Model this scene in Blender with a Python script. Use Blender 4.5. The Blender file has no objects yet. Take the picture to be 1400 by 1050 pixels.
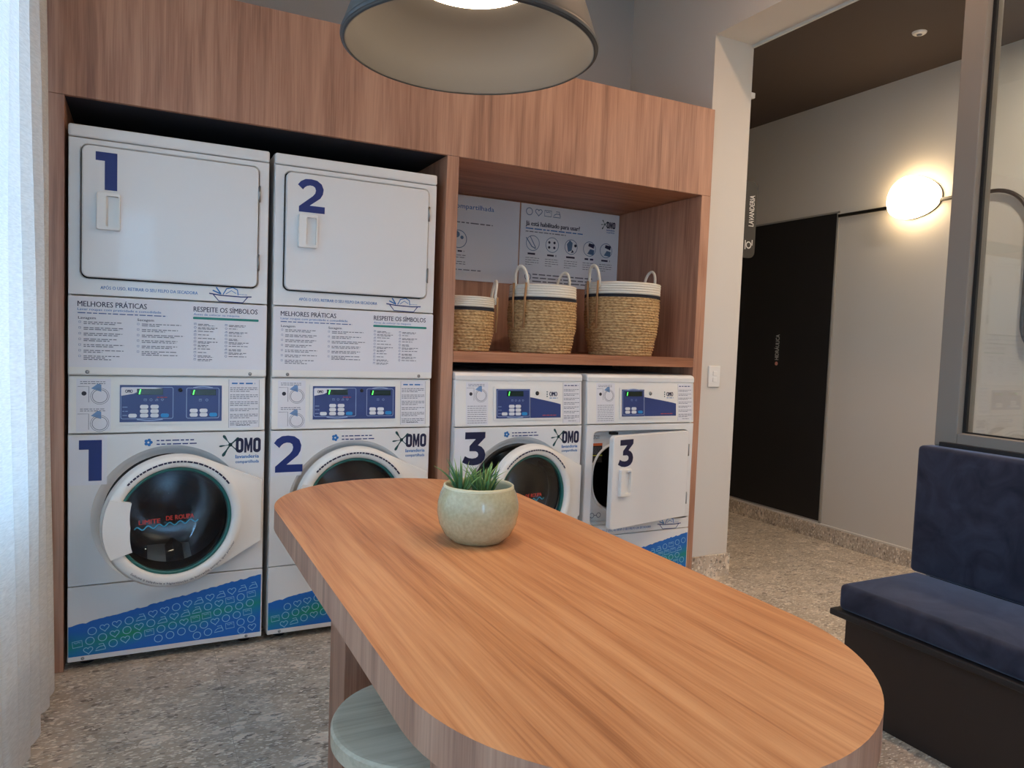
import bpy, bmesh, math, random
from mathutils import Vector, Matrix
random.seed(7)
S = bpy.context.scene
COL = S.collection
PI = math.pi

# ------------------------------------------------------------------ camera
yaw, pit, rol = 0.46587785, -0.0573521, 0.03708656
fw = Vector((math.sin(yaw)*math.cos(pit), math.cos(yaw)*math.cos(pit), math.sin(pit)))
rt0 = Vector((math.cos(yaw), -math.sin(yaw), 0)); up0 = rt0.cross(fw)
rt = math.cos(rol)*rt0 + math.sin(rol)*up0
up = -math.sin(rol)*rt0 + math.cos(rol)*up0
cam = bpy.data.objects.new('camera', bpy.data.cameras.new('camera'))
COL.objects.link(cam)
cam.matrix_world = Matrix(((rt.x, up.x, -fw.x, .2480), (rt.y, up.y, -fw.y, -3.0612), (rt.z, up.z, -fw.z, 1.2709), (0, 0, 0, 1)))
cam.data.sensor_width = 36; cam.data.lens = 36*1000.83/1400; cam.data.clip_start = .02
S.camera = cam

# ------------------------------------------------------------------ light and exposure
p2 = bpy.data.lights.new('added_rear_window_portal', 'AREA'); p2.shape = 'RECTANGLE'; p2.size = 2.6; p2.size_y = 2.2; p2.cycles.is_portal = True
p2o = bpy.data.objects.new('added_rear_window_portal', p2); COL.objects.link(p2o); p2o.location = (1.35, -6.02, 1.45); p2o.rotation_euler = (PI/2, 0, PI)  # sky sampling through the window added behind the viewer
w = bpy.data.worlds.new('daylight'); S.world = w; w.use_nodes = True
bgn = w.node_tree.nodes['Background']
wn = w.node_tree.nodes; wl = w.node_tree.links
wtc = wn.new('ShaderNodeTexCoord'); wsx = wn.new('ShaderNodeSeparateXYZ'); wrp = wn.new('ShaderNodeValToRGB')     # open sky above, dull ground below
wmr = wn.new('ShaderNodeMapRange'); wmr.inputs[1].default_value = -1; wmr.inputs[2].default_value = 1
wl.new(wtc.outputs['Generated'], wsx.inputs[0]); wl.new(wsx.outputs[2], wmr.inputs[0]); wl.new(wmr.outputs[0], wrp.inputs[0]); wl.new(wrp.outputs[0], bgn.inputs[0])
we = wrp.color_ramp.elements; we[0].position = .46; we[0].color = (.20, .17, .13, 1); we[1].position = .56; we[1].color = (.29, .60, 1.0, 1)
bgn.inputs[1].default_value = 10.5
portal = bpy.data.lights.new('window_portal', 'AREA'); portal.shape = 'RECTANGLE'; portal.size = 2.25; portal.size_y = 5.2
portal.cycles.is_portal = True
po = bpy.data.objects.new('window_portal', portal); COL.objects.link(po)
po.location = (-.27, -3.0, 1.875); po.rotation_euler = (0, -PI/2, 0)
S.view_settings.view_transform = 'Standard'; S.view_settings.look = 'None'
S.view_settings.gamma = 1; S.view_settings.exposure = 0.80
PENDANT_E, ROOM_FILL_E, WALL_LAMP_E, HALL_FILL_E = 14.0, 240.0, 8.5, 440.0  # room and hall values drive the added fill downlights

# ------------------------------------------------------------------ materials
MATS = {}
def nodes(name):
    m = bpy.data.materials.new(name); m.use_nodes = True
    nt = m.node_tree; return m, nt, nt.nodes['Principled BSDF']
def srgb(r, g, b):
    f = lambda c: (c/255/12.92) if c/255 <= .04045 else ((c/255+.055)/1.055)**2.4
    return (f(r), f(g), f(b), 1)
def flat(name, c, rough=.5, metal=0, spec=.5, emit=0, ecol=None, coat=0, bump=0, bscale=200):
    if name in MATS: return MATS[name]
    m, nt, p = nodes(name)
    p.inputs['Base Color'].default_value = c; p.inputs['Roughness'].default_value = rough
    p.inputs['Metallic'].default_value = metal; p.inputs['Specular IOR Level'].default_value = spec
    p.inputs['Coat Weight'].default_value = coat
    if emit: p.inputs['Emission Color'].default_value = ecol or c; p.inputs['Emission Strength'].default_value = emit
    if bump:
        L = nt.links; t = nt.nodes.new('ShaderNodeTexCoord'); n = nt.nodes.new('ShaderNodeTexNoise'); n.inputs['Scale'].default_value = bscale
        b = nt.nodes.new('ShaderNodeBump'); b.inputs['Strength'].default_value = bump; b.inputs['Distance'].default_value = .002
        L.new(t.outputs['Object'], n.inputs['Vector']); L.new(n.outputs['Fac'], b.inputs['Height']); L.new(b.outputs['Normal'], p.inputs['Normal'])
    MATS[name] = m; return m
def ramp(nt, stops):
    r = nt.nodes.new('ShaderNodeValToRGB'); e = r.color_ramp.elements
    while len(e) < len(stops): e.new(.5)
    for q, (pos, c) in zip(e, stops): q.position = pos; q.color = c
    return r
def wood(name, dark, mid, light, axis, rough=.42, fine=1.0, seedv=0.0, coat=0.0):
    m, nt, p = nodes(name); L = nt.links
    t = nt.nodes.new('ShaderNodeTexCoord')
    def noise(sc_across, sc_along, detail, dist=0.0, off=0.0):
        mp = nt.nodes.new('ShaderNodeMapping')
        s = [sc_across]*3; s[axis] = sc_along
        mp.inputs['Scale'].default_value = s; mp.inputs['Location'].default_value = (off+seedv, off*1.7, off*.6)
        n = nt.nodes.new('ShaderNodeTexNoise'); n.inputs['Scale'].default_value = 1; n.inputs['Detail'].default_value = detail
        n.inputs['Distortion'].default_value = dist
        L.new(t.outputs['Object'], mp.inputs['Vector']); L.new(mp.outputs[0], n.inputs['Vector']); return n
    a = noise(9, .55, 3, 1.2, 3); b = noise(42, 1.6, 5, .6, 9); c = noise(230*fine, 5, 3, 0, 5)
    # cathedral figure: rings of a stretched noise field
    d = noise(4.2, .5, 2, .7, 20)
    mu = nt.nodes.new('ShaderNodeMath'); mu.operation = 'MULTIPLY'; mu.inputs[1].default_value = 34
    sn = nt.nodes.new('ShaderNodeMath'); sn.operation = 'SINE'
    L.new(d.outputs['Fac'], mu.inputs[0]); L.new(mu.outputs[0], sn.inputs[0])
    def madd(x, k, y):
        q = nt.nodes.new('ShaderNodeMath'); q.operation = 'MULTIPLY_ADD'; q.inputs[1].default_value = k
        L.new(x, q.inputs[0])
        if isinstance(y, float): q.inputs[2].default_value = y
        else: L.new(y, q.inputs[2])
        return q.outputs[0]
    v = madd(a.outputs['Fac'], .55, -.30)
    v = madd(b.outputs['Fac'], .65, v); v = madd(c.outputs['Fac'], .50, v); v = madd(sn.outputs[0], .06, v)
    r = ramp(nt, [(.24, dark), (.48, mid), (.74, light)])
    L.new(v, r.inputs[0]); L.new(r.outputs[0], p.inputs['Base Color'])
    p.inputs['Roughness'].default_value = rough; p.inputs['Coat Weight'].default_value = coat
    bu = nt.nodes.new('ShaderNodeBump'); bu.inputs['Strength'].default_value = .12; bu.inputs['Distance'].default_value = .001
    L.new(c.outputs['Fac'], bu.inputs['Height']); L.new(bu.outputs['Normal'], p.inputs['Normal'])
    return m
WOOD_V = wood('wood_vertical', srgb(130, 90, 72), srgb(168, 121, 97), srgb(192, 145, 118), 2, .48)
WOOD_H = wood('wood_horizontal', srgb(122, 76, 54), srgb(164, 108, 78), srgb(188, 132, 98), 0, .48)
WOOD_T = wood('wood_table', srgb(150, 88, 48), srgb(192, 126, 78), srgb(212, 150, 100), 1, .45)
WOOD_S = wood('wood_stool', srgb(160, 146, 126), srgb(188, 174, 150), srgb(206, 192, 168), 0, .55, .6)

def terrazzo(name):
    m, nt, p = nodes(name); L = nt.links
    g = nt.nodes.new('ShaderNodeNewGeometry')
    def vor(scale, stretch, rot, feat='F1'):
        mp = nt.nodes.new('ShaderNodeMapping'); mp.inputs['Scale'].default_value = stretch; mp.inputs['Rotation'].default_value = (0, 0, rot)
        nz = nt.nodes.new('ShaderNodeTexNoise'); nz.inputs['Scale'].default_value = scale*.8; nz.inputs['Detail'].default_value = 2
        mx = nt.nodes.new('ShaderNodeVectorMath'); mx.operation = 'MULTIPLY_ADD'; mx.inputs[1].default_value = (.6/scale,)*3
        v = nt.nodes.new('ShaderNodeTexVoronoi'); v.inputs['Scale'].default_value = scale; v.feature = feat
        L.new(g.outputs['Position'], nz.inputs['Vector']); L.new(nz.outputs['Color'], mx.inputs[0]); L.new(g.outputs['Position'], mx.inputs[2])
        L.new(mx.outputs[0], mp.inputs['Vector']); L.new(mp.outputs[0], v.inputs['Vector']); return v
    def sep(v):
        s = nt.nodes.new('ShaderNodeSeparateColor'); L.new(v.outputs['Color'], s.inputs[0]); return s
    n = nt.nodes.new('ShaderNodeTexNoise'); n.inputs['Scale'].default_value = 6; n.inputs['Detail'].default_value = 6
    L.new(g.outputs['Position'], n.inputs['Vector'])
    base = ramp(nt, [(.3, srgb(168, 152, 134)), (.7, srgb(208, 191, 171))]); L.new(n.outputs['Fac'], base.inputs[0])
    cur = base.outputs[0]
    for sc, st, ro, lo, cols in ((11, (1, 1.5, 1), .5, .80, (srgb(178, 163, 148), srgb(234, 218, 200))), (24, (1, 1.8, 1), -.4, .66, (srgb(124, 110, 97), srgb(232, 216, 198))), (52, (1, 2.4, 1), .9, .60, (srgb(116, 103, 91), srgb(248, 236, 219))), (85, (1, 3.0, 1), -1.0, .68, (srgb(156, 144, 132), srgb(250, 242, 228)))):
        v = vor(sc, st, ro); s = sep(v)
        gt = nt.nodes.new('ShaderNodeMath'); gt.operation = 'GREATER_THAN'; gt.inputs[1].default_value = lo; L.new(s.outputs[0], gt.inputs[0])
        lt = nt.nodes.new('ShaderNodeMath'); lt.operation = 'LESS_THAN'; lt.inputs[1].default_value = .52; L.new(v.outputs['Distance'], lt.inputs[0])
        an = nt.nodes.new('ShaderNodeMath'); an.operation = 'MULTIPLY'; L.new(gt.outputs[0], an.inputs[0]); L.new(lt.outputs[0], an.inputs[1])
        cr = ramp(nt, [(0, cols[0]), (1, cols[1])]); L.new(s.outputs[1], cr.inputs[0])
        mx = nt.nodes.new('ShaderNodeMix'); mx.data_type = 'RGBA'
        L.new(an.outputs[0], mx.inputs[0]); L.new(cur, mx.inputs[6]); L.new(cr.outputs[0], mx.inputs[7]); cur = mx.outputs[2]
    L.new(cur, p.inputs['Base Color']); p.inputs['Roughness'].default_value = .5
    return m
TERRAZZO = terrazzo('terrazzo')
WHITE = flat('enamel_white', srgb(226, 224, 222), .32, coat=.15)
WHITE_P = flat('plastic_white', srgb(232, 229, 224), .38)
NAVY = flat('print_navy', srgb(22, 42, 112), .5)
NAVY_D = flat('print_dark_navy', srgb(20, 22, 62), .5)
BLACKP = flat('print_black', srgb(45, 45, 58), .6)
GREYP = flat('print_grey', srgb(104, 106, 120), .6)
BLUEP = flat('print_blue', srgb(38, 110, 178), .5)
TEAL = flat('print_teal', srgb(30, 130, 118), .5)
PAPER = flat('sticker_white', srgb(224, 223, 228), .5)
PALE = flat('sticker_pale', srgb(205, 208, 216), .5)
DARK = flat('dark_rubber', srgb(26, 27, 30), .55)
SHADOWY = flat('cabinet_shade', srgb(34, 38, 50), .7)  # shade inside the cabinet put into the panel colour
METAL = flat('drum_metal', srgb(122, 126, 132), .33, 1)
STEEL = flat('steel', srgb(150, 150, 150), .35, 1)
CONTROL = flat('control_blue', srgb(50, 66, 122), .38)
CONTROL_L = flat('control_light_line', srgb(150, 168, 205), .4)
LCD = flat('lcd_dark', srgb(24, 40, 34), .25)
LCDON = flat('lcd_green', srgb(60, 220, 70), .4, emit=1.2, ecol=(.1, 1, .12, 1))
BUTTON = flat('button_white', srgb(222, 224, 230), .45)
BUTTON_B = flat('button_cyan', srgb(40, 140, 205), .45)
RED = flat('print_red', srgb(200, 70, 60), .5)
ORANGE = flat('print_orange', srgb(205, 100, 50), .5)
YELLOW = flat('print_yellow', srgb(190, 190, 60), .5)
WALLW = flat('wall_paint_white', srgb(214, 208, 200), .8, bump=.15, bscale=260)
WALLG = flat('wall_paint_grey', srgb(176, 174, 172), .8, bump=.15, bscale=260)
CORR = flat('corridor_paint', srgb(206, 199, 190), .8, bump=.15, bscale=260)
BROWN_C = flat('corridor_ceiling_brown', srgb(76, 64, 59), .85)
BLACKD = flat('door_black', srgb(20, 20, 24), .5)
FRAMEG = flat('frame_grey', srgb(136, 127, 118), .55)
BENCHB = flat('bench_dark', srgb(38, 30, 28), .45)
BENCHC = flat('bench_cap', srgb(30, 28, 30), .5)
BLACKM = flat('black_metal', srgb(36, 33, 32), .45)
PENDG = flat('pendant_grey', srgb(74, 72, 70), .55)
PENDIN = flat('pendant_inner', srgb(78, 74, 71), .5)
ROPEW = flat('cotton_white', srgb(222, 216, 202), .85, bump=.6, bscale=90)
ROPEB = flat('cotton_black', srgb(34, 36, 46), .85)
SOIL = flat('soil', srgb(48, 40, 34), .95, bump=1, bscale=60)
SIGNB = flat('sign_black', srgb(34, 31, 29), .5)
SIGNT = flat('sign_text', srgb(205, 203, 198), .5)
def emis(name, c, e):
    m, nt, p = nodes(name); p.inputs['Base Color'].default_value = (.8, .8, .8, 1)
    p.inputs['Emission Color'].default_value = c; p.inputs['Emission Strength'].default_value = e; return m
E_PEND = emis('pendant_light', (1, .80, .56, 1), PENDANT_E)
E_ROOM_FILL = emis('room_fill_light', (1, .62, .36, 1), ROOM_FILL_E)  # emission of the added room downlights
E_WALL = emis('wall_lamp_light', (1, .74, .42, 1), WALL_LAMP_E)
E_HALL_FILL = emis('hall_fill_light', (1, .84, .66, 1), HALL_FILL_E)  # emission of the added corridor downlights
def glassy(name, tint, fres=.05, rough=0.0, dark=0.0):
    m = bpy.data.materials.new(name); m.use_nodes = True; nt = m.node_tree; nt.nodes.clear(); L = nt.links
    o = nt.nodes.new('ShaderNodeOutputMaterial'); t = nt.nodes.new('ShaderNodeBsdfTransparent'); g = nt.nodes.new('ShaderNodeBsdfGlossy')
    t.inputs[0].default_value = tint; g.inputs['Roughness'].default_value = rough
    lw = nt.nodes.new('ShaderNodeLayerWeight'); lw.inputs[0].default_value = .5
    pw = nt.nodes.new('ShaderNodeMath'); pw.operation = 'POWER'; pw.inputs[1].default_value = 5; L.new(lw.outputs['Facing'], pw.inputs[0])
    f = nt.nodes.new('ShaderNodeMath'); f.operation = 'MULTIPLY_ADD'; f.inputs[1].default_value = 1-fres; f.inputs[2].default_value = fres; L.new(pw.outputs[0], f.inputs[0])   # the same on both faces of a thin pane
    mx = nt.nodes.new('ShaderNodeMixShader'); L.new(f.outputs[0], mx.inputs[0]); L.new(t.outputs[0], mx.inputs[1]); L.new(g.outputs[0], mx.inputs[2]); L.new(mx.outputs[0], o.inputs[0])
    return m
GLASS = glassy('pane_glass', (.96, .98, .97, 1), .085)
GLASS_D = glassy('porthole_glass', (.84, .88, .89, 1), .05)
def curtain_mat():
    m = bpy.data.materials.new('sheer_linen'); m.use_nodes = True; nt = m.node_tree; nt.nodes.clear(); L = nt.links
    o = nt.nodes.new('ShaderNodeOutputMaterial'); d = nt.nodes.new('ShaderNodeBsdfDiffuse'); tl = nt.nodes.new('ShaderNodeBsdfTranslucent'); tr = nt.nodes.new('ShaderNodeBsdfTransparent')
    t = nt.nodes.new('ShaderNodeTexCoord'); mp = nt.nodes.new('ShaderNodeMapping'); mp.inputs['Scale'].default_value = (40, 40, 260)
    n = nt.nodes.new('ShaderNodeTexNoise'); n.inputs['Scale'].default_value = 1; n.inputs['Detail'].default_value = 2
    L.new(t.outputs['Object'], mp.inputs[0]); L.new(mp.outputs[0], n.inputs['Vector'])
    r = ramp(nt, [(.3, (.70, .69, .67, 1)), (.7, (.84, .83, .81, 1))]); L.new(n.outputs['Fac'], r.inputs[0])
    L.new(r.outputs[0], d.inputs[0]); L.new(r.outputs[0], tl.inputs[0])
    a = nt.nodes.new('ShaderNodeMixShader'); a.inputs[0].default_value = .155; L.new(d.outputs[0], a.inputs[1]); L.new(tl.outputs[0], a.inputs[2])
    b = nt.nodes.new('ShaderNodeMixShader'); b.inputs[0].default_value = .07; L.new(a.outputs[0], b.inputs[1]); L.new(tr.outputs[0], b.inputs[2])
    L.new(b.outputs[0], o.inputs[0]); return m
CURTAIN = curtain_mat()
def velvet():
    m, nt, p = nodes('navy_velvet'); L = nt.links
    t = nt.nodes.new('ShaderNodeTexCoord'); n = nt.nodes.new('ShaderNodeTexNoise'); n.inputs['Scale'].default_value = 7; n.inputs['Detail'].default_value = 5; n.inputs['Distortion'].default_value = 1.5
    r = ramp(nt, [(.3, srgb(36, 38, 51)), (.75, srgb(62, 64, 80))])
    L.new(t.outputs['Object'], n.inputs['Vector']); L.new(n.outputs['Fac'], r.inputs[0]); L.new(r.outputs[0], p.inputs['Base Color'])
    p.inputs['Roughness'].default_value = .85; p.inputs['Sheen Weight'].default_value = .35; p.inputs['Sheen Roughness'].default_value = .4
    p.inputs['Sheen Tint'].default_value = (.7, .75, 1, 1); p.inputs['Specular IOR Level'].default_value = .2
    return m
VELVET = velvet()
def seagrass():
    m, nt, p = nodes('seagrass_rope'); L = nt.links
    t = nt.nodes.new('ShaderNodeTexCoord'); mp = nt.nodes.new('ShaderNodeMapping'); mp.inputs['Scale'].default_value = (60, 60, 130)
    n = nt.nodes.new('ShaderNodeTexNoise'); n.inputs['Scale'].default_value = 1; n.inputs['Detail'].default_value = 4
    r = ramp(nt, [(.28, srgb(136, 100, 60)), (.5, srgb(192, 154, 104)), (.75, srgb(222, 190, 140))])
    L.new(t.outputs['Object'], mp.inputs[0]); L.new(mp.outputs[0], n.inputs['Vector']); L.new(n.outputs['Fac'], r.inputs[0]); L.new(r.outputs[0], p.inputs['Base Color'])
    p.inputs['Roughness'].default_value = .7
    return m
SEAGRASS = seagrass()
def glaze():
    m, nt, p = nodes('pot_glaze'); L = nt.links
    t = nt.nodes.new('ShaderNodeTexCoord'); n = nt.nodes.new('ShaderNodeTexNoise'); n.inputs['Scale'].default_value = 120; n.inputs['Detail'].default_value = 3
    r = ramp(nt, [(.3, srgb(170, 160, 124)), (.7, srgb(186, 176, 140))])
    L.new(t.outputs['Object'], n.inputs['Vector']); L.new(n.outputs['Fac'], r.inputs[0]); L.new(r.outputs[0], p.inputs['Base Color'])
    p.inputs['Roughness'].default_value = .22; p.inputs['Coat Weight'].default_value = .4; return m
GLAZE = glaze()
POTRIM = flat('pot_rim', srgb(206, 196, 160), .3)
def leaf_mat(name, a, b):
    m, nt, p = nodes(name); L = nt.links
    t = nt.nodes.new('ShaderNodeTexCoord'); s = nt.nodes.new('ShaderNodeSeparateXYZ'); r = ramp(nt, [(0, a), (1, b)])
    mp = nt.nodes.new('ShaderNodeMath'); mp.operation = 'MULTIPLY'; mp.inputs[1].default_value = 10
    L.new(t.outputs['Object'], s.inputs[0]); L.new(s.outputs[2], mp.inputs[0]); L.new(mp.outputs[0], r.inputs[0]); L.new(r.outputs[0], p.inputs['Base Color'])
    p.inputs['Roughness'].default_value = .5; p.inputs['Subsurface Weight'].default_value = 0; return m
LEAVES = [leaf_mat('leaf_a', srgb(52, 84, 48), srgb(120, 160, 84)), leaf_mat('leaf_b', srgb(44, 80, 58), srgb(84, 136, 84)), leaf_mat('leaf_c', srgb(76, 100, 46), srgb(160, 186, 104))]
def sticker_mat():
    m, nt, p = nodes('sticker_blue_green'); L = nt.links
    t = nt.nodes.new('ShaderNodeTexCoord'); n = nt.nodes.new('ShaderNodeTexNoise'); n.inputs['Scale'].default_value = 6; n.inputs['Detail'].default_value = 1
    dp = nt.nodes.new('ShaderNodeVectorMath'); dp.operation = 'DOT_PRODUCT'; dp.inputs[1].default_value = (-.13, 0, 1)
    sb = nt.nodes.new('ShaderNodeMath'); sb.operation = 'SUBTRACT'; sb.inputs[1].default_value = .088
    ab = nt.nodes.new('ShaderNodeMath'); ab.operation = 'ABSOLUTE'
    ma = nt.nodes.new('ShaderNodeMath'); ma.operation = 'MULTIPLY_ADD'; ma.inputs[1].default_value = 9
    r = ramp(nt, [(.42, srgb(14, 140, 106)), (.74, srgb(10, 120, 172)), (1.0, srgb(18, 102, 188))])
    L.new(t.outputs['Object'], dp.inputs[0]); L.new(dp.outputs['Value'], sb.inputs[0]); L.new(sb.outputs[0], ab.inputs[0]); L.new(ab.outputs[0], ma.inputs[0])
    L.new(t.outputs['Object'], n.inputs['Vector']); L.new(n.outputs['Fac'], ma.inputs[2]); L.new(ma.outputs[0], r.inputs[0]); L.new(r.outputs[0], p.inputs['Base Color']); p.inputs['Roughness'].default_value = .4
    return m
STICKER = sticker_mat()
ICONP = flat('print_pale_blue', srgb(150, 200, 226), .5)

# ------------------------------------------------------------------ mesh helpers
class MB:
    def __init__(s): s.v = []; s.f = []; s.sm = []
    def add(s, vs, fs, smooth=False):
        o = len(s.v); s.v += [tuple(p) for p in vs]; s.f += [tuple(i+o for i in f) for f in fs]; s.sm += [smooth]*len(fs); return s
    def box(s, x0, x1, y0, y1, z0, z1, bev=0, seg=2):
        bm = bmesh.new(); bmesh.ops.create_cube(bm, size=1)
        for v in bm.verts: v.co = Vector(((x0+x1)/2+v.co.x*(x1-x0), (y0+y1)/2+v.co.y*(y1-y0), (z0+z1)/2+v.co.z*(z1-z0)))
        if bev: bmesh.ops.bevel(bm, geom=bm.edges[:], offset=bev, segments=seg, profile=.5, affect='EDGES')
        s.addbm(bm); return s
    def addbm(s, bm, smooth=False):
        bm.verts.ensure_lookup_table(); bm.verts.index_update()
        s.add([v.co for v in bm.verts], [[v.index for v in f.verts] for f in bm.faces], smooth); bm.free()
    def lathe(s, prof, n=48, c=(0, 0, 0), axis='z', smooth=True, close=False):
        vs = []; fs = []
        for r, h in prof:
            for k in range(n):
                a = 2*PI*k/n; x, y = r*math.cos(a), r*math.sin(a)
                vs.append((c[0]+x, c[1]+y, c[2]+h) if axis == 'z' else (c[0]+x, c[1]+h, c[2]+y))
        m = len(prof)
        for i in range(m-1 if not close else m):
            j = (i+1) % m
            for k in range(n): fs.append((i*n+k, i*n+(k+1) % n, j*n+(k+1) % n, j*n+k))
        if not close:
            if prof[0][0] > 1e-6: pass
        s.add(vs, fs, smooth); return s
    def disc(s, r, c, axis='z', n=48, rz=None):
        vs = [(c[0]+r*math.cos(2*PI*k/n), c[1]+(rz or r)*math.sin(2*PI*k/n), c[2]) if axis == 'z' else (c[0]+r*math.cos(2*PI*k/n), c[1], c[2]+(rz or r)*math.sin(2*PI*k/n)) for k in range(n)]
        s.add(vs, [tuple(range(n))]); return s
    def tube(s, pts, r, n=10, closed=False, smooth=True):
        pts = [Vector(p) for p in pts]; N = len(pts); vs = []; fs = []; prev = None
        for i, p in enumerate(pts):
            t = (pts[(i+1) % N]-pts[i-1]) if closed else (pts[min(i+1, N-1)]-pts[max(i-1, 0)])
            t.normalize()
            if prev is None: u = t.orthogonal().normalized()
            else: u = (prev-t*prev.dot(t)).normalized()
            prev = u; wv = t.cross(u); rr = r[i] if isinstance(r, (list, tuple)) else r
            for k in range(n): a = 2*PI*k/n; vs.append(p+rr*(math.cos(a)*u+math.sin(a)*wv))
        for i in range(N if closed else N-1):
            j = (i+1) % N
            for k in range(n): fs.append((i*n+k, i*n+(k+1) % n, j*n+(k+1) % n, j*n+k))
        if not closed: fs += [tuple(range(n-1, -1, -1)), tuple((N-1)*n+k for k in range(n))]
        s.add(vs, fs, smooth); return s
    def prism(s, poly, y0, y1):          # polygon in the xz plane, y0 front
        n = len(poly); vs = [(x, y0, z) for x, z in poly]+[(x, y1, z) for x, z in poly]
        fs = [tuple(range(n)), tuple(range(2*n-1, n-1, -1))]+[(i, i+n, (i+1) % n+n, (i+1) % n) for i in range(n)]
        s.add(vs, fs); return s
    def prismz(s, poly, z0, z1, bev=0):
        bm = bmesh.new(); bot = [bm.verts.new((x, y, z0)) for x, y in poly]; top = [bm.verts.new((x, y, z1)) for x, y in poly]
        bm.faces.new(bot[::-1]); ft = bm.faces.new(top); n = len(poly)
        for i in range(n): bm.faces.new((bot[i], bot[(i+1) % n], top[(i+1) % n], top[i]))
        if bev: bmesh.ops.bevel(bm, geom=[e for e in bm.edges if abs(e.verts[0].co.z-e.verts[1].co.z) < 1e-6], offset=bev, segments=2, profile=.5, affect='EDGES')
        s.addbm(bm); return s
    def face(s, poly, y):
        s.add([(x, y, z) for x, z in poly], [tuple(range(len(poly)))]); return s
    def ribbon(s, pts, wd, y, closed=False):
        P = [Vector(p) for p in pts]; N = len(P); vs = []; fs = []
        for i, p in enumerate(P):
            a = P[i-1] if (closed or i) else P[i]; b = P[(i+1) % N] if (closed or i < N-1) else P[i]
            t = b-a
            if t.length < 1e-9: t = Vector((1, 0))
            t.normalize(); nn = Vector((-t.y, t.x))*wd/2
            vs += [(p.x+nn.x, y, p.y+nn.y), (p.x-nn.x, y, p.y-nn.y)]
        for i in range(N if closed else N-1):
            j = (i+1) % N; fs.append((2*i, 2*i+1, 2*j+1, 2*j))
        s.add(vs, fs); return s
    def loft(s, rings, smooth=False, cap=False):      # rings of equal length of 3-d points
        n = len(rings[0]); vs = [p for r in rings for p in r]; fs = []
        for i in range(len(rings)-1):
            for k in range(n): fs.append((i*n+k, i*n+(k+1) % n, (i+1)*n+(k+1) % n, (i+1)*n+k))
        if cap: fs.append(tuple((len(rings)-1)*n+k for k in range(n)))
        s.add(vs, fs, smooth); return s
    def text(s, txt, x0, z0, h, y, width=None, bold=0.0, rot=0):
        V, F, (a0, a1, b0, b1) = text_mesh(txt, bold)
        k = h/.69; kx = k if width is None else width/(a1-a0)
        vs = []
        for x, z in V:
            px, pz = (x-a0)*kx, z*k
            if rot: px, pz = -pz, px
            vs.append((x0+px, y, z0+pz))
        s.add(vs, F)
        if bold:
            for i_, d in enumerate((-min(bold*4, .05)*h, min(bold*4, .05)*h)): s.add([(x_+(0 if rot else d), y_-.00005*(i_+1), z_+(d if rot else 0)) for x_, y_, z_ in vs], F)
        return s
    def arctext(s, txt, cx, cz, r, a0, a1, h, y, inside=False, bold=0.0):
        V, F, (x0, x1, b0, b1) = text_mesh(txt, bold); k = h/.69; vs = []
        for x, z in V:
            u = (x-x0)/(x1-x0); a = a0+(a1-a0)*u; rr = r+(-z*k if inside else z*k)
            vs.append((cx+rr*math.cos(a), y, cz+rr*math.sin(a)))
        s.add(vs, F); return s
    def greek(s, x0, z, width, y, xh=.0035, seed=0, dens=.8):       # unreadable small print: word-length dashes
        R = random.Random(seed); x = x0
        while x < x0+width:
            l = R.uniform(.006, .02)*xh/.0035; e = min(x+l, x0+width)
            s.add([(x, y, z), (e, y, z), (e, y, z+xh*dens), (x, y, z+xh*dens)], [(0, 1, 2, 3)]); x = e+.003*xh/.0035
        return s
    def build(s, name, mat, parent=None, loc=(0, 0, 0), rot=(0, 0, 0)):
        me = bpy.data.meshes.new(name); me.from_pydata(s.v, [], s.f); me.materials.append(mat)
        me.polygons.foreach_set('use_smooth', s.sm); me.update()
        o = bpy.data.objects.new(name, me); COL.objects.link(o); o.parent = parent; o.location = loc; o.rotation_euler = rot
        if name in STUFF: o['kind'] = 'stuff'
        return o
STUFF = {'fine_print', 'symbol_print', 'drawings', 'key_print', 'sticker_line_drawing', 'foam_drawing', 'tray_drawing', 'logo_splash', 'logo_small_print', 'brand_splash', 'blue_lettering', 'dark_lettering', 'keypad_outline', 'foam_mark'}
def fixn(o):
    bm = bmesh.new(); bm.from_mesh(o.data); bmesh.ops.recalc_face_normals(bm, faces=bm.faces[:]); bm.to_mesh(o.data); bm.free(); return o
TX = {}
def text_mesh(txt, bold=0.0):
    key = (txt, bold)
    if key not in TX:
        cu = bpy.data.curves.new('t', 'FONT'); cu.body = txt; cu.size = 1; cu.resolution_u = 2
        ob = bpy.data.objects.new('t', cu); me = ob.to_mesh()
        V = [(v.co.x, v.co.y) for v in me.vertices]; F = [tuple(p.vertices) for p in me.polygons]
        ob.to_mesh_clear(); bpy.data.objects.remove(ob); bpy.data.curves.remove(cu)
        xs = [p[0] for p in V] or [0, 1]; zs = [p[1] for p in V] or [0, 1]
        TX[key] = (V, F, (min(xs), max(xs), min(zs), max(zs)))
    return TX[key]
def thing(name, label, cat, loc=(0, 0, 0), rz=0, group=None, kind=None):
    o = bpy.data.objects.new(name, None); COL.objects.link(o); o.location = loc; o.rotation_euler = (0, 0, rz); o.empty_display_size = .1
    return tag(o, label, cat, group, kind)
def tag(o, label, cat, group=None, kind=None):
    o['label'] = label; o['category'] = cat
    if group: o['group'] = group
    if kind: o['kind'] = kind
    return o
def struct(o, label, cat): return tag(o, label, cat, kind='structure')
def rrect(x0, x1, z0, z1, r, n=6):
    P = []
    for cx, cz, a in ((x1-r, z1-r, 0), (x0+r, z1-r, 90), (x0+r, z0+r, 180), (x1-r, z0+r, 270)):
        for k in range(n+1): t = math.radians(a+90*k/n); P.append((cx+r*math.cos(t), cz+r*math.sin(t)))
    return P
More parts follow.
